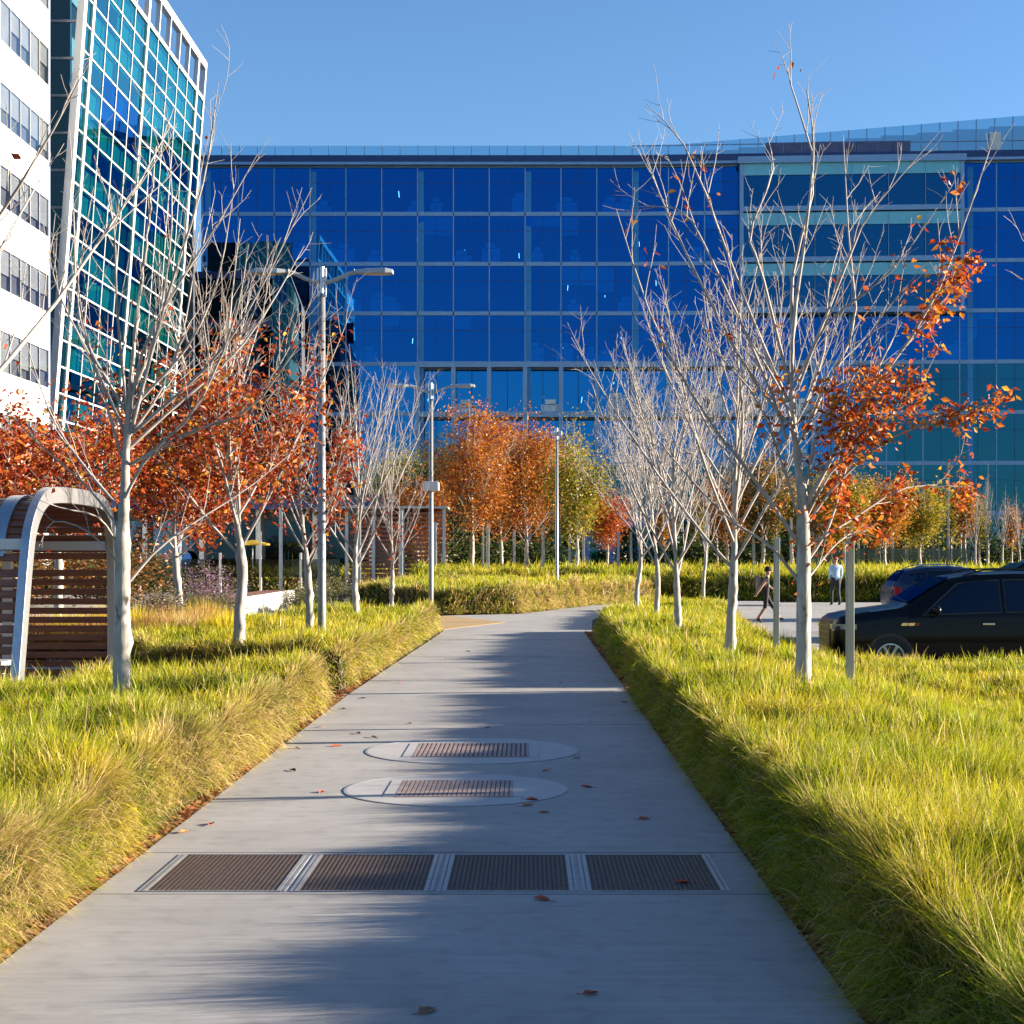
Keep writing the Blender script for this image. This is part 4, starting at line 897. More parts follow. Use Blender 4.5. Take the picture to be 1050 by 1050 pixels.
# ------------------------------------------------------------------ lamp posts
def lamp_post(px, Y, H, label, rz=0., heads=(-1, 1), name='lamp_post', armL=.95):
    X = (px-CX)/F*Y; g = float(gz(X, Y)); e = empty(name, (X, Y, g), rz, label=label, cat='lamp post', group='lamp posts beside the path'); zt = H-g
    MB().tube([(0, 0, -.3), (0, 0, 1), (0, 0, zt-.35)], [.068, .066, .055], 14).build('pole', M['galv'], e, smooth=True)
    MB().lathe([(.001, .06), (.13, .06), (.15, .02), (.15, -.2)], n=18).build('base_plate', M['galv'], e)
    b = MB(); b.tube([(0, 0, zt-.42), (0, 0, zt+.08)], .038, 10); b.box(-.07, .07, -.05, .05, zt-.40, zt-.34); b.tube([(.06, 0, zt-.36), (.06, 0, zt+.06)], .016, 8); b.tube([(-.06, 0, zt-.36), (-.06, 0, zt+.06)], .016, 8)
    b.build('bracket', M['steel'], e)
    for s in heads:
        b = MB(); b.tube(curve([(s*.05, 0, zt-.18), (s*.28, 0, zt-.10), (s*armL*.48, 0, zt-.02), (s*armL*.7, 0, zt)], 10), [.034]*10, 8); b.build('arm', M['greypaint'], e, smooth=True)
        x0, x1 = s*armL*.55, s*armL*1.2; rg = []
        for x, w_, za, zb in ((x0, .05, -.02, .03), (x0+s*.18, .11, -.035, .045), (x1-s*.12, .13, -.035, .05), (x1, .10, -.03, .03)):
            rg.append([(x, -w_, zt+za), (x, w_, zt+za), (x, w_*.75, zt+zb), (x, -w_*.75, zt+zb)])
        V = np.array(rg).reshape(-1, 3); Q = [(i*4+j, i*4+(j+1) % 4, i*4+4+(j+1) % 4, i*4+4+j) for i in range(3) for j in range(4)]+[(0, 1, 2, 3), (12, 13, 14, 15)]
        h = MB().add(V, Q).build('lamp_head', M['greypaint'], e, bevel=.012)
        MB().box(min(x0+s*.22, x1-s*.1), max(x0+s*.22, x1-s*.1), -.085, .085, zt-.042, zt-.033).build('lens', mat('amber_lens', (.55, .45, .28), .3, var=.05), h)
    return e
lamp_post(330, 25.7, 6.32, 'tall grey double-headed lamp post, nearest one, left of the path')
l2 = lamp_post(442, 44.0, 6.42, 'second grey double-headed lamp post with a small white box on its pole', armL=1.0)
MB().box(-.22, .22, -.14, .14, 3.55, 3.8).build('camera_box', M['whitepaint'], l2, bevel=.03)
lamp_post(571, 60.0, 6.45, 'slim grey pole with small cameras at the top, before the orange trees', heads=())
pl3 = [o for o in bpy.data.objects if o.name.startswith('lamp_post') and o.type == 'EMPTY'][-1]
for q in (-1, 1):
    b = MB(); b.box(q*.13-.06, q*.13+.06, -.1, .1, 6.25, 6.42); b.build('camera', M['whitepaint'], pl3, bevel=.02)

# tree stakes and white posts
def post(px, Y, z1, wdt, m, label, group, name='stake', tilt=0., x=None):
    X = (px-CX)/F*Y if x is None else x; g = float(gz(X, Y)); e = MB(); e.box(-wdt/2, wdt/2, -wdt/2, wdt/2, -.3, z1-g)
    o = e.build(name, m, None, (X, Y, g), label=label, cat='post', group=group, bevel=wdt*.08); o.rotation_euler = (0, R(tilt), R(8)); return o
post(871.5, 17.0, 2.05, .075, M['stake'], 'grey-green square stake standing in front of the black car', 'tree stakes')
post(795.5, 23.5, 2.05, .075, M['stake'], 'grey stake with a pale tip beside the walking woman', 'tree stakes', tilt=.4)
M['postgrey'] = mat('pale_grey_post', (.40, .41, .42), .6, var=.06)
for px, Y, z in ((411, 66, 3.6), (446, 70, 3.2), (368, 62, 3.5), (500, 78, 3.3), (527, 84, 3.2), (557, 82, 3.3), (495, 90, 4), (584, 80, 3.3), (598, 86, 3.3), (288, 70, 5.0), (724, 78, 3.2), (634, 84, 3.0), (647, 90, 3.1), (752, 80, 3.9), (773, 86, 4), (811, 95, 4), (880, 98, 4), (915, 101, 5), (972, 99, 7.6)):
    post(px, Y, z, .15 if Y < 80 else .12, M['postgrey'] if px != 972 else M['galv'], 'slim white post among the background trees' if px != 972 else 'tall grey pole among the yellow row trees', 'white posts among the background trees' if px != 972 else None, name='post')

# ------------------------------------------------------------------ slatted shelter
sh = empty('slatted_shelter', (-5.45, 19., 0), label='rounded shelter of red-brown slats in a silver steel frame', cat='shelter')
ox, oy = -5.45, 19.
prof = curve([(17.45, 0), (17.62, .8), (17.83, 1.8), (17.98, 2.22), (18.3, 2.5), (18.75, 2.57), (19.6, 2.58), (20.35, 2.55), (20.72, 2.4), (20.9, 2.0), (20.95, 1.0), (20.95, 0)], 90)
prof[:, 1] *= .945; prof[:, 0] = 17.45+(prof[:, 0]-17.45)*1.14
nrm = np.gradient(prof, axis=0); nrm /= np.linalg.norm(nrm, axis=1)[:, None]; nrm = np.stack([-nrm[:, 1], nrm[:, 0]], 1)
def band(b, x0, x1, sel, t0, t1):
    P = prof[sel]; N = nrm[sel]; k = len(P); V = []
    for p, n in zip(P, N):
        for x, t in ((x0, t0), (x1, t0), (x1, t1), (x0, t1)): V.append((x-ox, p[0]+n[0]*t-oy, p[1]+n[1]*t))
    Q = [(i*4+j, i*4+(j+1) % 4, i*4+4+(j+1) % 4, i*4+4+j) for i in range(k-1) for j in range(4)]+[(3, 2, 1, 0), tuple(4*(k-1)+j for j in range(4))]
    b.add(V, Q)
allp = slice(0, 90); roofp = np.where((prof[:, 1] > 1.75) & (prof[:, 0] < 19.5))[0]
for xa in (-5.56, -9.0, -12.4):
    b = MB(); band(b, xa-.05, xa+.05, allp, -.02, .17); b.build('arch_frame', M['steel'], sh, bevel=.006)
b = MB(); band(b, -5.98, -5.82, roofp[0:26], .05, .075); b.build('strap', M['steel'], sh)
M['bolt'] = M['galv']
def slats(name, pos, wd, th, x0=-12.4, x1=-5.62):
    b = MB()
    for i in pos:
        p, n = prof[int(i)], nrm[int(i)]; t = np.array([n[1], -n[0]]); c = np.array([p[0]-oy, p[1]])
        V = []
        for x in (x0, x1):
            for a, h in ((-1, -1), (1, -1), (1, 1), (-1, 1)): q = c+t*a*wd/2+n*(h*th/2+.02); V.append((x-ox, q[0], q[1]))
        b.add(V, [(3, 2, 1, 0), (4, 5, 6, 7), (0, 1, 5, 4), (1, 2, 6, 5), (2, 3, 7, 6), (3, 0, 4, 7)])
    return b.build(name, M['wood'], sh, bevel=.006)
ar = np.concatenate([[0], np.cumsum(np.linalg.norm(np.diff(prof, axis=0), axis=1))])
idx = lambda s: np.interp(s, ar, np.arange(90))
zi = lambda z, back=False: (np.interp(-z, -prof[60:, 1], np.arange(60, 90)) if back else np.interp(z, prof[:40, 1], np.arange(40)))
slats('front_wall', [zi(z) for z in np.arange(.12, 1.85, .13)], .085, .035)
slats('back_wall', [zi(z, True) for z in np.arange(.12, 1.85, .13)], .085, .035)
s0, s1 = np.interp(zi(1.92), np.arange(90), ar), np.interp(zi(1.88, True), np.arange(90), ar)
slats('roof', [idx(s) for s in np.arange(s0, s1, .092)], .075, .04)
for yy in (17.86-oy, 21.36-oy): MB().box(-12.4-ox, -5.62-ox, yy-.03, yy+.05, 1.86, 1.98).build('rail', M['whitepaint'], sh)
for xp in (-6.9, -8.1, -10.4):
    for yy in (17.75-oy+.16, 21.44-oy-.14):
        MB().box(xp-ox-.06, xp-ox+.06, yy-.03, yy+.03, -.1, 1.86).build('post', M['whitepaint'], sh)
b = MB(); b.box(-11.8-ox, -6.6-ox, 20.15-oy, 20.65-oy, .40, .46); b.box(-11.8-ox, -6.6-ox, 20.2-oy, 20.26-oy, -.05, .40); b.build('bench', M['whitepaint'], sh)

# second slatted screen further back
s2 = empty('slatted_pavilion', (*(at(404, 0, 72)[:2]), 0), label='brown slatted pavilion with white posts behind the second lamp post', cat='shelter')
b = MB()
for i in range(18): z = .2+i*.2; b.box(-2.0, 2.2, -.04, .04, z, z+.12); b.box(-2.0, -1.9, 0, 4, z, z+.12); b.box(-2.0, 2.2, 4, 4.06, z, z+.12)
b.build('slat_wall', M['wood'], s2)
for xp in (-2.1, -.9, .4, 2.25): MB().box(xp-.07, xp+.07, -.2, -.06, 0, 3.9).build('post', M['postgrey'], s2)
b = MB(); b.box(-2.3, 2.4, -.3, 4.2, 3.88, 3.97); b.build('roof', M['greypaint'], s2)

# ------------------------------------------------------------------ left middle ground: planter bench, shrubs, glass screen, parasol
M['benchside'] = mat('pale_bench_panel', (.36, .36, .36), .6, var=.08)
pb_ = empty('planter_bench', (-9.15, 47, 0), label='long white-sided bench with a brown timber end beside the plaza', cat='bench')
MB().box(-.25, .78, 0, 10, -.05, .55).build('core', M['wood'], pb_, bevel=.02)
b = MB(); b.box(.78, .86, .0, 10, -.05, .57)
b.build('side_panel', M['benchside'], pb_)
def shrub(px, Y, w_, h_, pal, wts, label, seed, n=1500, size=.06, x=None, name='shrub', grp='shrubs by the plaza', cat='shrub'):
    r = np.random.default_rng(seed); X = (px-CX)/F*Y if x is None else x; e = empty(name, (X, Y, float(gz(X, Y))), label=label, cat=cat, group=grp)
    b = MB(); tips = []
    for i in range(26):
        a = r.uniform(0, 6.28); q = r.random()**.5; tip = np.array([math.cos(a)*q*w_*.5, math.sin(a)*q*w_*.5, h_*r.uniform(.6, 1.05)*(1-.45*q*q)])
        P = curve([(tip[0]*.15, tip[1]*.15, -.05), tip*[.55, .55, .5], tip], 6); b.tube(P, np.linspace(.012, .003, 6), 4, False); tips.append(P)
    b.build('stem', M['darkbark'], e)
    k = r.integers(0, 26, n); t = r.uniform(.25, 1, n)*5; j = np.minimum(t.astype(int), 4); f = (t-j)[:, None]; T_ = np.array(tips); p = T_[k, j]*(1-f)+T_[k, j+1]*f
    V, T, C = leaves(r, p, size, pal, wts, droop=-.3, jit=w_*.07); V[:, 2] = np.maximum(V[:, 2], .01)
    link('foliage', raw('foliage', V, None, T, C), M['leaf'], e); return e
PURP = [(.16, .09, .10), (.20, .12, .07), (.10, .09, .04), (.25, .17, .10)]; SAGE = [(.10, .12, .05), (.14, .15, .05), (.18, .15, .07), (.07, .08, .03)]
LILA = [(.26, .13, .26), (.20, .12, .16), (.10, .10, .04), (.30, .20, .28)]; TAN = [(.34, .22, .08), (.42, .27, .09), (.26, .17, .06), (.36, .20, .05)]
rs = random.Random(9)
sl_ = [(142, 33, 'P', 'brown seed-headed shrub behind the knobbly tree, nearest the shelter'), (158, 35, 'P', 'brown shrub second from the shelter in the dry border'), (172, 37.5, 'S', 'sage green shrub beside the thin double trunk'), (200, 40, 'P', 'brown shrub beneath the lilac flowers'), (208, 44, 'L', 'lilac flowering shrub behind the border'), (216, 43, 'L', 'second lilac flowering shrub, nearer the bench'), (226, 37, 'S', 'sage shrub against the bench end'), (186, 36, 'S', 'low green shrub at the foot of the double trunk'),
       (300, 55, 'S', 'rounded sage shrub at the end of the white bench'), (322, 60, 'S', 'sage shrub behind the nearest lamp post'), (345, 62, 'S', 'green shrub left of the brown pavilion'), (385, 58, 'S', 'sage shrub in front of the brown pavilion'), (408, 57, 'P', 'brown shrub in front of the brown pavilion'), (425, 60, 'S', 'sage shrub just left of the second lamp post'), (452, 60, 'P', 'brown grassy shrub right of the second lamp post'), (392, 52, 'P', 'dry brown shrub at the back of the left grass bed'), (432, 54, 'P', 'dry brown shrub behind the end of the left grass bed'), (462, 57, 'S', 'sage shrub behind the dark hedge end')]
for i, (px, Y, k, lb) in enumerate(sl_):
    pal = {'P': PURP, 'S': SAGE, 'L': LILA}[k]; shrub(px, Y, rs.uniform(1.7, 2.4), rs.uniform(.85, 1.25) if k != 'L' else 1.7, pal, (3, 3, 3, 2), lb, 200+i, 2300, .075)
def clump(px, Y, h, pal, label, seed, n=1500, name='grass_clump'):
    r = np.random.default_rng(seed); X = (px-CX)/F*Y; ra = r.uniform(0, 6.28, n); rr_ = np.abs(r.normal(0, .16, n)); roots = np.stack([np.cos(ra)*rr_, np.sin(ra)*rr_, np.zeros(n)], 1)
    A, B_, C_ = (np.array(PAL[pal][q])*r.uniform(.75, 1.25, (n, 1)) for q in range(3))
    V, Q, T, C = grass_blades(r, roots, ra+r.normal(0, .5, n), np.minimum(np.abs(r.normal(.55, .32, n)), 1.3), h*r.uniform(.7, 1.25, n), np.full(n, .013), A, B_, C_)
    link(name, raw(name, V, Q, T, np.clip(C, 0, 1)), M['grass'], None, (X, Y, float(gz(X, Y))), label=label, cat='ornamental grass', group='orange grass clumps behind the left bed')
for i, (px, Y, p_, lb) in enumerate(((152, 26.5, 'orange', 'orange grass clump behind the knobbly tree trunk'), (170, 27.5, 'orange', 'orange grass clump right of the knobbly trunk'), (204, 28.5, 'orange', 'orange-brown grass clump in front of the double trunk'), (216, 30, 'orange', 'orange grass clump near the bench end'), (140, 29, 'gold', 'yellow grass clump close to the shelter end'), (208, 33, 'gold', 'yellow grass clump under the red tree'), (182, 27, 'straw', 'straw-coloured grass clump between the orange ones'), (231, 27, 'gold', 'yellow grass clump beside the red-crowned tree trunk'), (95, 27, 'orange', 'orange grass clump seen through the shelter slats'), (70, 28, 'gold', 'yellow grass clump seen through the shelter slats'), (108, 30, 'gold', 'yellow grass clump behind the shelter end'), (30, 27, 'orange', 'orange grass clump behind the shelter wall'))):
    clump(px, Y, .85, p_, lb, 300+i)
gsn = empty('glass_screen', (*(at(215, 0, 76)[:2]), 0), label='pale teal glass screen with white posts behind the lilac flowers', cat='glass screen')
M['screen2'] = glass('pale_teal_glass', (.50, .54, .55), (.18, .24, .26), .20, .08)
for i in range(6):
    x = -5.2+i*1.9; MB().box(x+.05, x+1.85, -.02, .02, .75, 1.6).build('glass_panel', M['screen2'], gsn)
    MB().box(x-.05, x+.05, -.06, .06, 0, 1.9 if i % 2 else 2.9).build('post', M['whitepaint'], gsn)
sf = empty('cafe', (*(at(160, 0, 84)[:2]), 0), label='grey cafe front with white columns under the tower', cat='shop front')
b = MB(); b.box(-5.5, 12.5, 2, 2.3, 0, 5.0); b.build('wall', mat('grey_blue_wall', (.06, .075, .095), .6, var=.1), sf)
for i in range(6): MB().box(-4+i*3.0, -3.75+i*3.0, 1.2, 1.45, 0, 4.2).build('column', M['whitepaint'], sf)
for i in range(5): MB().box(-3.6+i*3.0, -1.2+i*3.0, 1.9, 1.96, .6, 3.6).build('window', M['annexglass'], sf)
b = MB(); b.box(-5.5, 12.5, .6, 2, 4.2, 4.7); b.build('canopy', M['navymetal'], sf)
b = MB(); b.lathe([(.001, 0), (.42, 0), (.42, .06)], (1.2, 1.1, 1.6), 20, 'y'); b.build('round_sign', mat('blue_sign', (.02, .18, .62), .4, var=.03), sf)
ub = empty('parasol', (*(at(259, 0, 80)[:2]), 0), label='yellow cafe parasol behind the red-crowned tree', cat='parasol')
MB().tube([(0, 0, 0), (0, 0, 2.5)], .03, 8).build('pole', M['greypaint'], ub)
b = MB(); b.lathe([(.02, 2.55), (.85, 2.36), (.86, 2.28), (.8, 2.32), (.02, 2.48)], n=8); b.build('canopy', mat('yellow_canvas', (.75, .45, .03), .8, var=.06), ub)
MB().lathe([(.001, .08), (.3, .08), (.32, 0)], n=14).build('base', M['greypaint'], ub)
# far right glass barrier
gb = empty('glass_barrier', (*(at(910, 0, 97)[:2]), 0), label='long low frosted glass barrier behind the grass verge', cat='glass screen')
for i in range(5):
    x = -4.5+i*1.9; MB().box(x+.03, x+1.87, -.02, .02, 1.1, 2.2).build('glass_panel', M['screen2'], gb); MB().box(x-.04, x+.04, -.05, .05, 0, 2.25).build('post', M['galv'], gb)
# white cafe chairs at the end of the path
def chair(loc, rz, label):
    e = empty('cafe_chair', loc, rz, label=label, cat='chair', group='white chairs under the orange trees')
    MB().box(-.23, .23, -.22, .22, .43, .46).build('seat', M['whitepaint'], e, bevel=.008); MB().box(-.22, .22, .20, .23, .55, .88).build('backrest', M['whitepaint'], e, bevel=.008)
    for a in (-1, 1):
        for c in (-1, 1): MB().tube([(a*.2, c*.19, .44), (a*.23, c*.23, 0)], .014, 6).build('leg', M['galv'], e)
        MB().tube([(a*.2, .2, .44), (a*.2, .22, .6)], .013, 6).build('back_post', M['galv'], e)
    return e
for i, (px, Y, a, lb) in enumerate(((482, 66, .4, 'white cafe chair left of the orange trunk'), (513, 68, 2., 'white cafe chair second from the orange trunk'), (522, 70, 3.6, 'white cafe chair turned away, below the orange trees'), (549, 71, .9, 'white cafe chair closest to the slim pole'))):
    chair((*at(px, 0, Y)[:2], .0), a, lb)
# dark hedges against the ground floor
for i, (px, Y, w_) in enumerate(((300, 100, 9), (350, 96, 8), (440, 100, 9), (500, 104, 9), (545, 106, 8), (690, 110, 10), (745, 112, 10), (800, 114, 10), (860, 126, 12), (930, 126, 12), (1000, 126, 12), (1070, 126, 12))):
    shrub(px, Y, w_, 3.4 if px < 850 else 4.2, DKGREEN, (4, 4, 3, 1, 4), 'tall dark evergreen hedge mass before the ground floor', 400+i, 2600, .34, name='hedge', grp='dark hedges before the buildings', cat='hedge')
for px, Y, w_, h_, lb in ((20, 56, 6, 3.0, 'russet hedge mass behind the slatted shelter'), (110, 60, 6, 2.6, 'dark russet hedge mass behind the knobbly tree'), (-60, 52, 6, 3.2, 'russet hedge mass at the picture edge behind the shelter')):
    shrub(px, Y, w_, h_, [(.20, .07, .02), (.12, .07, .02), (.07, .07, .02), (.28, .12, .03)], (3, 3, 4, 2), lb, 500+px, 4200, .2, name='hedge', grp='russet hedges behind the shelter', cat='hedge')
# fallen leaves on the path
r = np.random.default_rng(77); lp_ = [(367, 752), (304, 767), (383, 756), (437, 1037), (556, 922), (605, 1019), (541, 826), (216, 845), (190, 853), (592, 777), (602, 807), (545, 820), (558, 833), (330, 745), (352, 727), (560, 790), (300, 790), (420, 742), (640, 720), (480, 668), (520, 690), (345, 765), (372, 716), (700, 905), (410, 700), (660, 840), (455, 676), (330, 812), (575, 700), (500, 746)]
pal = [(.40, .07, .02), (.45, .16, .04), (.25, .10, .04), (.14, .07, .04)]
LM = [mat('fallen_leaf_'+n, c, .7, var=.2, scale=30) for n, c in zip(('red', 'orange', 'brown', 'dark'), pal)]
for i, (px, py) in enumerate(lp_):
    Y = F*(CH-.024)/(py-CY); X = (px-CX)/F*Y; b = MB(); s = r.uniform(.035, .06); 
    V = [(-s, 0, .004), (-s*.3, s*.45, .018), (s*.5, s*.4, .012), (s*1.1, 0, .006), (s*.5, -s*.42, .016), (-s*.3, -s*.45, .010), (0, 0, .003)]
    b.add(V, None, [(k, (k+1) % 6, 6) for k in range(6)]); b.tube([(-s, 0, .004), (-s*1.6, s*.1, .008)], .0018, 4)
    o = b.build('fallen_leaf', LM[int(r.integers(0, 4))], None, (X, Y, .0212), label='small dry fallen leaf lying on the concrete path', cat='leaf', group='fallen leaves on the path'); o.rotation_euler = (r.uniform(-.15, .15), r.uniform(-.1, .1), r.uniform(0, 6.28))
# ------------------------------------------------------------------ vehicles
def carpaint(name, c):
    m, t, b = newmat(name); b.inputs['Base Color'].default_value = (*c, 1); b.inputs['Roughness'].default_value = .28; b.inputs['Metallic'].default_value = .25
    b.inputs['Coat Weight'].default_value = .14; b.inputs['Specular IOR Level'].default_value = .2; b.inputs['Coat Roughness'].default_value = .04
    n = t.nodes.new('ShaderNodeTexNoise'); n.inputs['Scale'].default_value = 900; r = t.nodes.new('ShaderNodeMapRange'); r.inputs[3].default_value = .24; r.inputs[4].default_value = .34
    t.links.new(n.outputs[0], r.inputs[0]); t.links.new(r.outputs[0], b.inputs['Roughness']); return m
M['paintblack'] = carpaint('black_car_paint', (.004, .0045, .006)); M['paintblue'] = carpaint('dark_blue_car_paint', (.012, .030, .075)); M['paintgrey'] = carpaint('slate_car_paint', (.02, .024, .03))
M['carglass'] = glass('car_window_glass', (.10, .13, .15), (.26, .34, .46), .10, .01)
M['chrome'] = mat('chrome', (.7, .7, .72), .12, 1., var=.02)
M['darkchrome'] = mat('dark_chrome', (.03, .03, .032), .35, .3)
M['headlight'] = mat('headlight_lens', (.26, .29, .33), .12, .3, var=.1, scale=20)
M['redlens'] = mat('red_lens', (.30, .008, .008), .2, var=.1)
M['rim'] = mat('alloy_rim', (.40, .41, .43), .28, .9, var=.05)
SUV = [(0, .44, .70, .90, .72, .60, 1.00), (.05, .40, .84, .95, .84, .72, 1.09), (.16, .36, .95, 1.00, .93, .80, 1.15), (.6, .36, 1.015, 1.06, .98, .82, 1.235), (1.28, .36, 1.03, 1.14, .995, .82, 1.325), (1.75, .36, 1.03, 1.155, 1.0, .77, 1.62), (2.18, .36, 1.03, 1.16, 1.0, .725, 1.85), (2.6, .36, 1.03, 1.165, 1.0, .735, 1.92), (3.3, .36, 1.03, 1.17, 1.0, .735, 1.945), (4.2, .36, 1.03, 1.18, 1.0, .735, 1.93), (4.95, .37, 1.02, 1.19, .99, .72, 1.87), (5.14, .40, 1.0, 1.19, .975, .71, 1.78), (5.30, .46, .96, 1.14, .94, .80, 1.24), (5.36, .52, .88, 1.0, .86, .78, 1.12)]
CROSS = [(0, .42, .74, .80, .76, .66, .90), (.10, .34, .86, .86, .85, .76, .96), (.55, .30, .91, .92, .89, .76, 1.03), (1.25, .30, .92, .99, .90, .74, 1.10), (2.15, .30, .92, 1.03, .89, .60, 1.58), (2.7, .30, .92, 1.05, .89, .61, 1.64), (3.5, .30, .92, 1.09, .88, .60, 1.62), (4.05, .32, .92, 1.13, .87, .57, 1.52), (4.22, .36, .91, 1.13, .86, .58, 1.42), (4.48, .42, .86, 1.05, .83, .70, 1.10), (4.56, .5, .78, .90, .76, .68, .98)]
def car(name, S, loc, rz, paint, label, wheel=(.98, 3.95, .40), glassd=((1.52, 2.30, 3.0, 3.0), (3.08, 3.08, 3.98, 3.98), (4.08, 4.08, 4.95, 4.86)), ws=(1.36, 2.14), rails=True, badge=False, cat='car', group=None):
    S = np.array(S); L = S[-1, 0]; e = empty(name, loc, rz, label=label, cat=cat, group=group)
    def sec(d):
        return [np.interp(d, S[:, 0], S[:, i]) for i in range(1, 7)]
    def ring(d):
        zl, w_, zb, wb_, wt, zt = sec(d); x = L/2-d
        h = [(0, zl), (w_*.9, zl), (w_, zl+.22), (w_*1.003, (zl+zb)/2+.06), (wb_+.004, zb-.05), (wb_, zb), (wt+.03, zt-.09), (wt-.02, zt-.025), (wt-.16, zt), (0, zt+.018)]
        return [(x, y, z) for y, z in h]+[(x, -y, z) for y, z in h[-2:0:-1]]
    ds = sorted(set(list(S[:, 0])+list(np.arange(.25, L-.2, .22)))); V = [p for d in ds for p in ring(d)]; m = len(ring(0)); n = len(ds)
    Q = [(i*m+j, i*m+(j+1) % m, (i+1)*m+(j+1) % m, (i+1)*m+j) for i in range(n-1) for j in range(m)]
    b = MB(); b.add(V, Q); b.poly(ring(ds[0])); b.poly(ring(ds[-1])[::-1])
    me = b.me('body', True); bm = bmesh.new(); bm.from_mesh(me); bmesh.ops.remove_doubles(bm, verts=bm.verts, dist=1e-4); bmesh.ops.recalc_face_normals(bm, faces=bm.faces[:]); bm.to_mesh(me); bm.free()
    me.set_sharp_from_angle(angle=R(42)); body = link('body', me, paint, e)
    def sp(d, s, y, off=.010):
        zl, w_, zb, wb_, wt, zt = sec(d); return (L/2-d, y*(wb_*(1-s)+(wt+.03)*s+off), zb*(1-s)+(zt-.09)*s+off*.4)
    for y in (-1, 1):
        for a, a2, c2, c in glassd:
            b = MB(); k = 4; P = []
            for s in (.07, .94):
                for u in np.linspace(0, 1, k): d = (a*(1-s)+a2*s)*(1-u)+(c*(1-s)+c2*s)*u; P.append(sp(d, s, y))
            b.add(P, [(i, i+1, k+i+1, k+i) for i in range(k-1)]); b.build('side_window', M['carglass'], e)
            f = MB(); q = [P[0], P[k-1], P[2*k-1], P[k]]
            for i in range(4): f.bar(q[i], q[(i+1) % 4], .022, .012, (0, 1, 0))
            f.build('window_trim', M['black'], e)
    def top(d, wy, dz=.012):
        zl, w_, zb, wb_, wt, zt = sec(d); return (L/2-d, wy*(wt-.05), zt+dz+.006)
    for nm, (a, c) in (('windshield', ws), ('rear_window', (S[-4, 0]+.05, S[-2, 0]-.06))):
        P = [top(a*(1-s)+c*s, y, .02) for s in (0, .5, 1) for y in (-1, -.4, .4, 1)]
        MB().add(P, [(i*4+j, i*4+j+1, i*4+5+j, i*4+4+j) for i in range(2) for j in range(3)]).build(nm, M['carglass'], e)
    W = float(S[:, 2].max()); wf, wr, rr_ = wheel
    for d in (wf, wr):
        for y in (-1, 1):
            x = L/2-d; o = MB(); o.lathe([(.001, y*(W+.004)), (rr_*1.11, y*(W+.004)), (rr_*1.11, y*(W-.3))], (x, 0, rr_), 28, 'y'); o.build('wheel_arch', M['black'], e)
            wh = MB().lathe([(rr_*.62, y*(W-.23)), (rr_*.95, y*(W-.24)), (rr_, y*(W-.19)), (rr_, y*(W-.03)), (rr_*.95, y*(W+.02)), (rr_*.66, y*(W+.022)), (rr_*.64, y*(W-.02))], (x, 0, rr_), 28, 'y').build('wheel', M['tyre'], e, smooth=True)
            r_ = MB(); r_.lathe([(rr_*.66, y*(W+.018)), (rr_*.60, y*(W+.02)), (rr_*.57, y*(W-.03)), (.001, y*(W-.035))], (x, 0, rr_), 24, 'y')
            for k in range(6):
                a = k*math.pi/3; r_.bar((x+math.cos(a)*.05, y*(W+.012), rr_+math.sin(a)*.05), (x+math.cos(a)*rr_*.62, y*(W+.012), rr_+math.sin(a)*rr_*.62), .05, .03, (0, 1, 0))
            r_.lathe([(.001, y*(W+.03)), (.06, y*(W+.028)), (.07, y*(W-.02))], (x, 0, rr_), 14, 'y'); r_.build('rim', M['rim'], wh)
    zh = sec(.05)[5]; w0 = sec(.02)[1]
    g = MB(); g.box(L/2-.02, L/2+.022, -w0*.66, w0*.66, zh*.52, zh*.93)
    g.build('grille', M['black'], e, bevel=.01)
    g = MB()
    for i in range(4): z = zh*(.56+.10*i); g.box(L/2+.018, L/2+.034, -w0*.64, w0*.64, z, z+.022)
    g.box(L/2+.0, L/2+.030, -w0*.85, w0*.85, .40, .445); g.build('grille_bar', M['darkchrome'], e)
    for y in (-1, 1):
        b = MB(); P = [(L/2+.022, y*w0*.68), (L/2+.012, y*w0*.96), (L/2-.14, y*(sec(.14)[1]*1.006+.006)), (L/2-.38, y*(sec(.38)[1]*1.006+.006))]
        V = [(x, yy, z) for z in (zh*.835, zh*.92) for x, yy in P]; b.add(V, [(i, i+1, 5+i, 4+i) for i in range(3)])
        b.build('headlight', M['headlight'], e)
        d = S[-2, 0]-.02; zl, w_, zb, wb_, wt, zt = sec(d); b = MB(); b.box(L/2-d-.05, L/2-d+.16, y*(w_*.74) if y > 0 else -w_*1.03, y*(w_*1.03) if y > 0 else -w_*.74, zb-.27, zb-.03); b.build('tail_light', M['redlens'], e, bevel=.02)
        mx = L/2-(ws[0]+.42); zl, w_, zb, wb_, wt, zt = sec(ws[0]+.42)
        b = MB(); b.lathe([(.001, -.09), (.06, -.085), (.105, -.02), (.10, .05), (.06, .09), (.001, .095)], (0, 0, 0), 12, 'y'); 
        V = b.V[0]*np.array([.8, 1.25, .85])+np.array([mx, y*(wb_+.16), zb+.11]); b.V[0] = V; b.box(mx-.03, mx+.03, min(y*(wb_-.02), y*(wb_+.1)), max(y*(wb_-.02), y*(wb_+.1)), zb+.03, zb+.07)
        b.build('mirror', paint, e, smooth=False, bevel=.01)
        for dd in (2.75, 3.72):
            if dd > L-1: continue
            x = L/2-dd*L/5.36; zb = sec(dd)[2]; w_ = sec(dd)[1]; MB().box(x-.11, x+.11, min(y*(w_+.0), y*(w_+.045)), max(y*(w_+.0), y*(w_+.045)), zb-.17, zb-.135).build('door_handle', M['chrome'], e, bevel=.008)
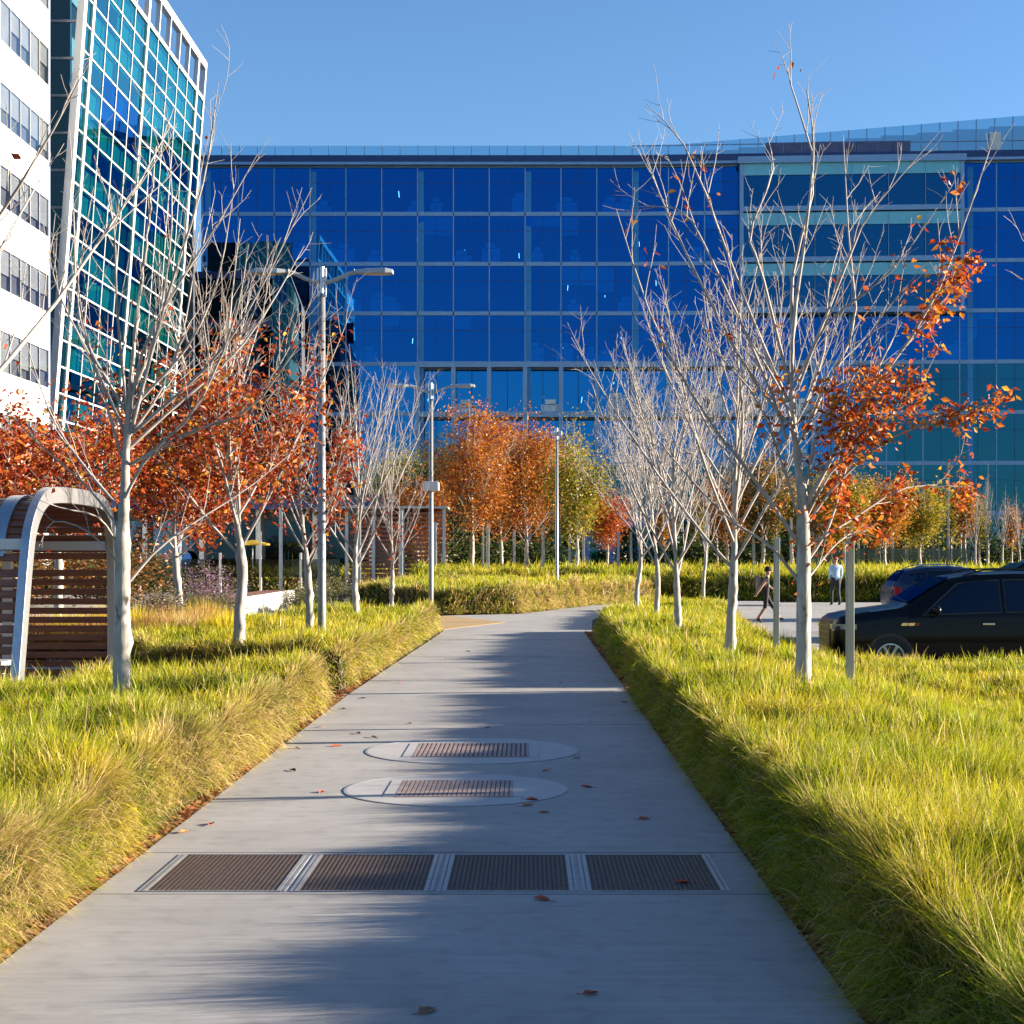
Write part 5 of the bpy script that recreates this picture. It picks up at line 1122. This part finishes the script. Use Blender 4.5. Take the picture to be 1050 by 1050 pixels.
        if rails:
            b = MB(); ds_ = np.linspace(ws[1]+.25, S[-4, 0]-.1, 8); b.tube([(L/2-d, y*(sec(d)[4]-.07), sec(d)[5]+(.055 if 0 < i < 7 else .0)) for i, d in enumerate(ds_)], .016, 6); b.build('roof_rail', M['chrome'] if paint is not M['paintblack'] else M['black'], e)
        if badge:
            x = L/2-1.34; w_ = sec(1.34)[1]+.006; yy = y*w_
            b = MB()
            for a, c in ((-.17, -.06), (-.045, .065)): b.add([(x-a, yy, .98), (x-c, yy, .98), (x-c-.03, yy, 1.03), (x-a-.03, yy, 1.03)], [(0, 1, 2, 3)])
            b.build('badge', M['chrome'], e)
            b = MB(); b.add([(x-.08, yy, .98), (x-.15, yy, .98), (x-.18, yy, 1.03), (x-.11, yy, 1.03)], [(0, 1, 2, 3)]); b.build('badge', M['redlens'], e)
    b = MB(); b.box(-L/2+.3, L/2-.3, -W*.8, W*.8, .22, .40); b.build('underbody', M['black'], e)
    # cabin: seats and wheel seen through the glass
    for x in (L*.02, -L*.17):
        for y in (-.42, .42): b = MB(); b.box(x-.12, x+.02, y-.24, y+.24, .7, 1.28*zt/1.8 if False else 1.22); b.box(x-.1, x-.02, y-.13, y+.13, 1.24, 1.42); b.build('seat', M['black'], e, bevel=.04)
    return e
ys_ = 30.1; sx = at(857, 0, 29.1)[0]
car('parked_car', SUV, (sx+5.36/2, ys_, float(gz(8, 30))), math.pi, M['paintblack'], 'large black sport utility vehicle nearest the grass, nose towards the path', badge=True, group='parked cars')
GC = ((1.42, 2.2, 2.62, 2.62), (2.70, 2.70, 3.45, 3.45), (3.53, 3.53, 4.12, 3.98))
car('parked_car', CROSS, (at(916, 0, 48)[0]+2.28, 49, float(gz(12, 49))), 0., M['paintblue'], 'dark blue crossover parked beyond the black vehicle, tail towards the walking man', (.86, 3.55, .36), GC, (1.3, 2.12), group='parked cars')
car('parked_car', SUV, (at(972, 0, 39)[0]+2.68, 40.5, float(gz(12, 40.5))+.06), math.pi, M['paintgrey'], 'dark car with silver roof rails, only its roof showing over the black vehicle', group='parked cars')

# ------------------------------------------------------------------ people
def skin_mesh(name, verts, edges, rad, root=0, sub=2):
    me = bpy.data.meshes.new('tmp_'+name); me.from_pydata([tuple(map(float, v)) for v in verts], edges, []); o = bpy.data.objects.new('tmp_'+name, me); COL.objects.link(o)
    m = o.modifiers.new('s', 'SKIN'); m.use_smooth_shade = True
    for i, sv in enumerate(me.skin_vertices[0].data):
        r_ = rad[i]; sv.radius = (r_, r_) if np.isscalar(r_) else r_; sv.use_root = (i == root)
    s = o.modifiers.new('d', 'SUBSURF'); s.levels = sub; s.render_levels = sub
    dg = bpy.context.evaluated_depsgraph_get(); out = bpy.data.meshes.new_from_object(o.evaluated_get(dg)); bpy.data.objects.remove(o); out.name = name
    return out
def person(label, loc, rz, J, cloth, hat=False, pack=False, hair=True):
    """J: joints in metres, x = facing forward, y = left, z = up; loc at the feet"""
    e = empty('person', loc, rz, label=label, cat='person')
    names = [q for q in J if q != 'face']; ix = {n: i for i, n in enumerate(names)}
    E = [('pelvis', 'waist'), ('waist', 'chest'), ('chest', 'neck'), ('neck', 'jaw'), ('jaw', 'head'), ('head', 'crown_')]
    for s in 'lr': E += [('pelvis', 'hip'+s), ('hip'+s, 'knee'+s), ('knee'+s, 'ankle'+s), ('ankle'+s, 'heel'+s), ('ankle'+s, 'ball'+s), ('ball'+s, 'toe'+s), ('chest', 'sho'+s), ('sho'+s, 'elb'+s), ('elb'+s, 'wri'+s), ('wri'+s, 'palm'+s)]
    rad = dict(pelvis=(.155, .115), waist=(.13, .105), chest=(.165, .115), neck=.055, jaw=.07, head=.092, crown_=.07, hip=.092, knee=.062, ankle=.043, heel=.036, ball=.042, toe=.028, sho=.062, elb=.044, wri=.028, palm=.034)
    rl = [rad.get(n, rad.get(n[:-1])) for n in names]
    me = skin_mesh('body', [J[n] for n in names], [(ix[a], ix[b]) for a, b in E], rl, ix['pelvis'])
    # five fingers on each hand and a nose, joined into the same mesh
    bm = bmesh.new(); bm.from_mesh(me); tmp = MB()
    for s in 'lr':
        p = np.array(J['palm'+s]); d = unit(p-np.array(J['wri'+s])); sd_ = unit(np.cross(d, [1, 0, .2]))
        up = unit(np.cross(sd_, d))
        for k, (o, l) in enumerate(((-.026, .066), (-.009, .078), (.009, .074), (.025, .058))):
            q = p+up*o; tmp.tube([q, q+d*l*.55, q+d*l*.9+sd_*.012, q+d*l*1.1+sd_*.026], [.010, .009, .008, .006], 6)
        q = p-up*.03-d*.02; tmp.tube([q, q-up*.022+d*.03, q-up*.024+d*.058], [.011, .010, .007], 6)
    h = np.array(J['head']); f = unit(np.array(J['face'])) if 'face' in J else np.array([1., 0, 0])
    tmp.tube([h+f*.085+[0, 0, .025], h+f*.112+[0, 0, -.012], h+f*.09+[0, 0, -.02]], [.010, .016, .010], 6)
    sdv = np.cross(f, [0, 0, 1])
    for y in (-1, 1): c = h+sdv*y*.092; tmp.tube([c+[0, 0, .03], c+sdv*y*.012, c+[0, 0, -.03]], [.012, .02, .010], 6)
    m2 = tmp.me('f', True); bm.from_mesh(m2); bm.to_mesh(me); bm.free()
    mats = [M['skin'], cloth['top'], cloth['legs'], cloth['shoe']]
    # dress the one mesh by nearest bone
    bones = []
    for a, b_ in E:
        n = b_ if a not in ('pelvis',) else b_; k = 0
        if n in ('waist', 'chest') or n[:3] == 'sho': k = 1
        elif n[:3] == 'elb': k = 1 if cloth['sleeve'] > 0 else 0
        elif n[:3] == 'wri': k = 1 if cloth['sleeve'] > 1 else 0
        elif n[:3] == 'hip' or n[:4] == 'knee': k = 2
        elif n[:5] == 'ankle': k = 2 if cloth['long'] else 0
        elif n[:4] in ('heel', 'ball') or n[:3] == 'toe': k = 3
        bones.append((np.array(J[a]), np.array(J[b_]), k, rl[ix[b_]] if np.isscalar(rl[ix[b_]]) else .12))
    idx_ = []
    for p in me.polygons:
        c = np.array(p.center); best = (9, 0)
        for a, b_, k, rw in bones:
            t = clamp01((c-a)@(b_-a)/max(1e-9, (b_-a)@(b_-a))); d = np.linalg.norm(c-a-t*(b_-a))-rw*.5
            if d < best[0]: best = (d, k)
        k = best[1]
        if k == 1 and c[2] < J['pelvis'][2]-.02: k = 2
        idx_.append(k)
    me.polygons.foreach_set('material_index', idx_)
    body = link('body', me, mats, e)
    hd = np.array(J['head'])
    def dome(r, zc, cut, back=0.):
        b = MB(); prof_ = [(r*math.sin(a)+.0005, r*math.cos(a)*1.05) for a in np.linspace(0, cut, 9)]; b.lathe(prof_, hd+np.array([-back, 0, zc]), 18); return b
    if hair: dome(.103, .025, 1.75, .012).build('hair', M['hair'], e, smooth=True)
    if hat:
        b = MB(); b.lathe([(.001, .155), (.07, .15), (.098, .12), (.104, .06), (.155, .045), (.158, .038), (.10, .04)], hd, 20); b.build('hat', cloth['hat'], e, smooth=True)
    if pack:
        c = (np.array(J['chest'])+np.array(J['waist']))/2; b = MB(); b.lathe([(.001, .24), (.09, .22), (.14, .12), (.15, -.08), (.12, -.22), (.001, -.24)], (0, 0, 0), 16)
        b.V[0] = b.V[0]*np.array([.75, 1.05, 1])+c+np.array([-.21, 0, .02]); b.build('backpack', cloth['pack'], e, smooth=True)
    return e
def cl(n, c, r=.85): return mat(n, c, r, var=.12, scale=14)
# woman striding to the right with hat and backpack
Jw = dict(pelvis=(0, 0, .88), waist=(.01, 0, 1.02), chest=(.03, 0, 1.22), neck=(.05, 0, 1.37), jaw=(.075, 0, 1.43), head=(.075, 0, 1.50), crown_=(.06, 0, 1.57),
    hipl=(0, .09, .84), kneel=(.22, .09, .47), anklel=(.42, .09, .13), heell=(.38, .09, .05), balll=(.50, .09, .10), toel=(.56, .09, .12),
    hipr=(0, -.09, .84), kneer=(-.02, -.09, .45), ankler=(-.24, -.09, .12), heelr=(-.28, -.09, .09), ballr=(-.15, -.09, .03), toer=(-.09, -.09, .03),
    shol=(.03, .17, 1.30), elbl=(.12, .21, 1.06), wril=(.28, .20, .95), palml=(.34, .20, .93), shor=(.02, -.17, 1.30), elbr=(-.14, -.22, 1.08), wrir=(-.27, -.22, .88), palmr=(-.31, -.22, .83))
ww = at(785, 0, 47.2); person('woman in a dark hat and backpack striding past in black capri trousers', (ww[0], 47.2, float(gz(ww[0], 47.2))+.02), 0., Jw,
    dict(top=cl('navy_top', (.02, .022, .04)), legs=cl('black_trousers', (.008, .008, .010)), shoe=cl('black_shoe', (.012, .012, .012)), sleeve=0, long=False, hat=cl('black_hat', (.01, .01, .012)), pack=cl('taupe_backpack', (.20, .15, .12))), hat=True, pack=True)
Jm = dict(pelvis=(0, 0, .95), waist=(.01, 0, 1.10), chest=(.01, 0, 1.33), neck=(.02, 0, 1.50), jaw=(.04, 0, 1.56), head=(.04, 0, 1.64), crown_=(.03, 0, 1.71), face=(.5, .85, 0),
    hipl=(0, .10, .91), kneel=(.14, .10, .51), anklel=(.10, .11, .09), heell=(.06, .11, .04), balll=(.20, .11, .03), toel=(.27, .11, .03),
    hipr=(0, -.10, .91), kneer=(.0, -.10, .50), ankler=(-.17, -.10, .10), heelr=(-.21, -.10, .06), ballr=(-.08, -.10, .03), toer=(-.01, -.10, .03),
    shol=(.0, .20, 1.42), elbl=(-.05, .25, 1.14), wril=(.04, .24, .90), palml=(.06, .24, .83), shor=(.0, -.20, 1.42), elbr=(.03, -.25, 1.14), wrir=(.13, -.23, .91), palmr=(.16, -.23, .84))
mm = at(857, 0, 58.5); person('man in a light blue shirt and dark trousers walking by the grass verge', (mm[0], 58.5, float(gz(mm[0], 58.5))+.02), R(100), Jm,
    dict(top=cl('light_blue_shirt', (.38, .52, .68)), legs=cl('dark_trousers', (.022, .026, .035)), shoe=cl('dark_shoe', (.012, .011, .010)), sleeve=2, long=True))
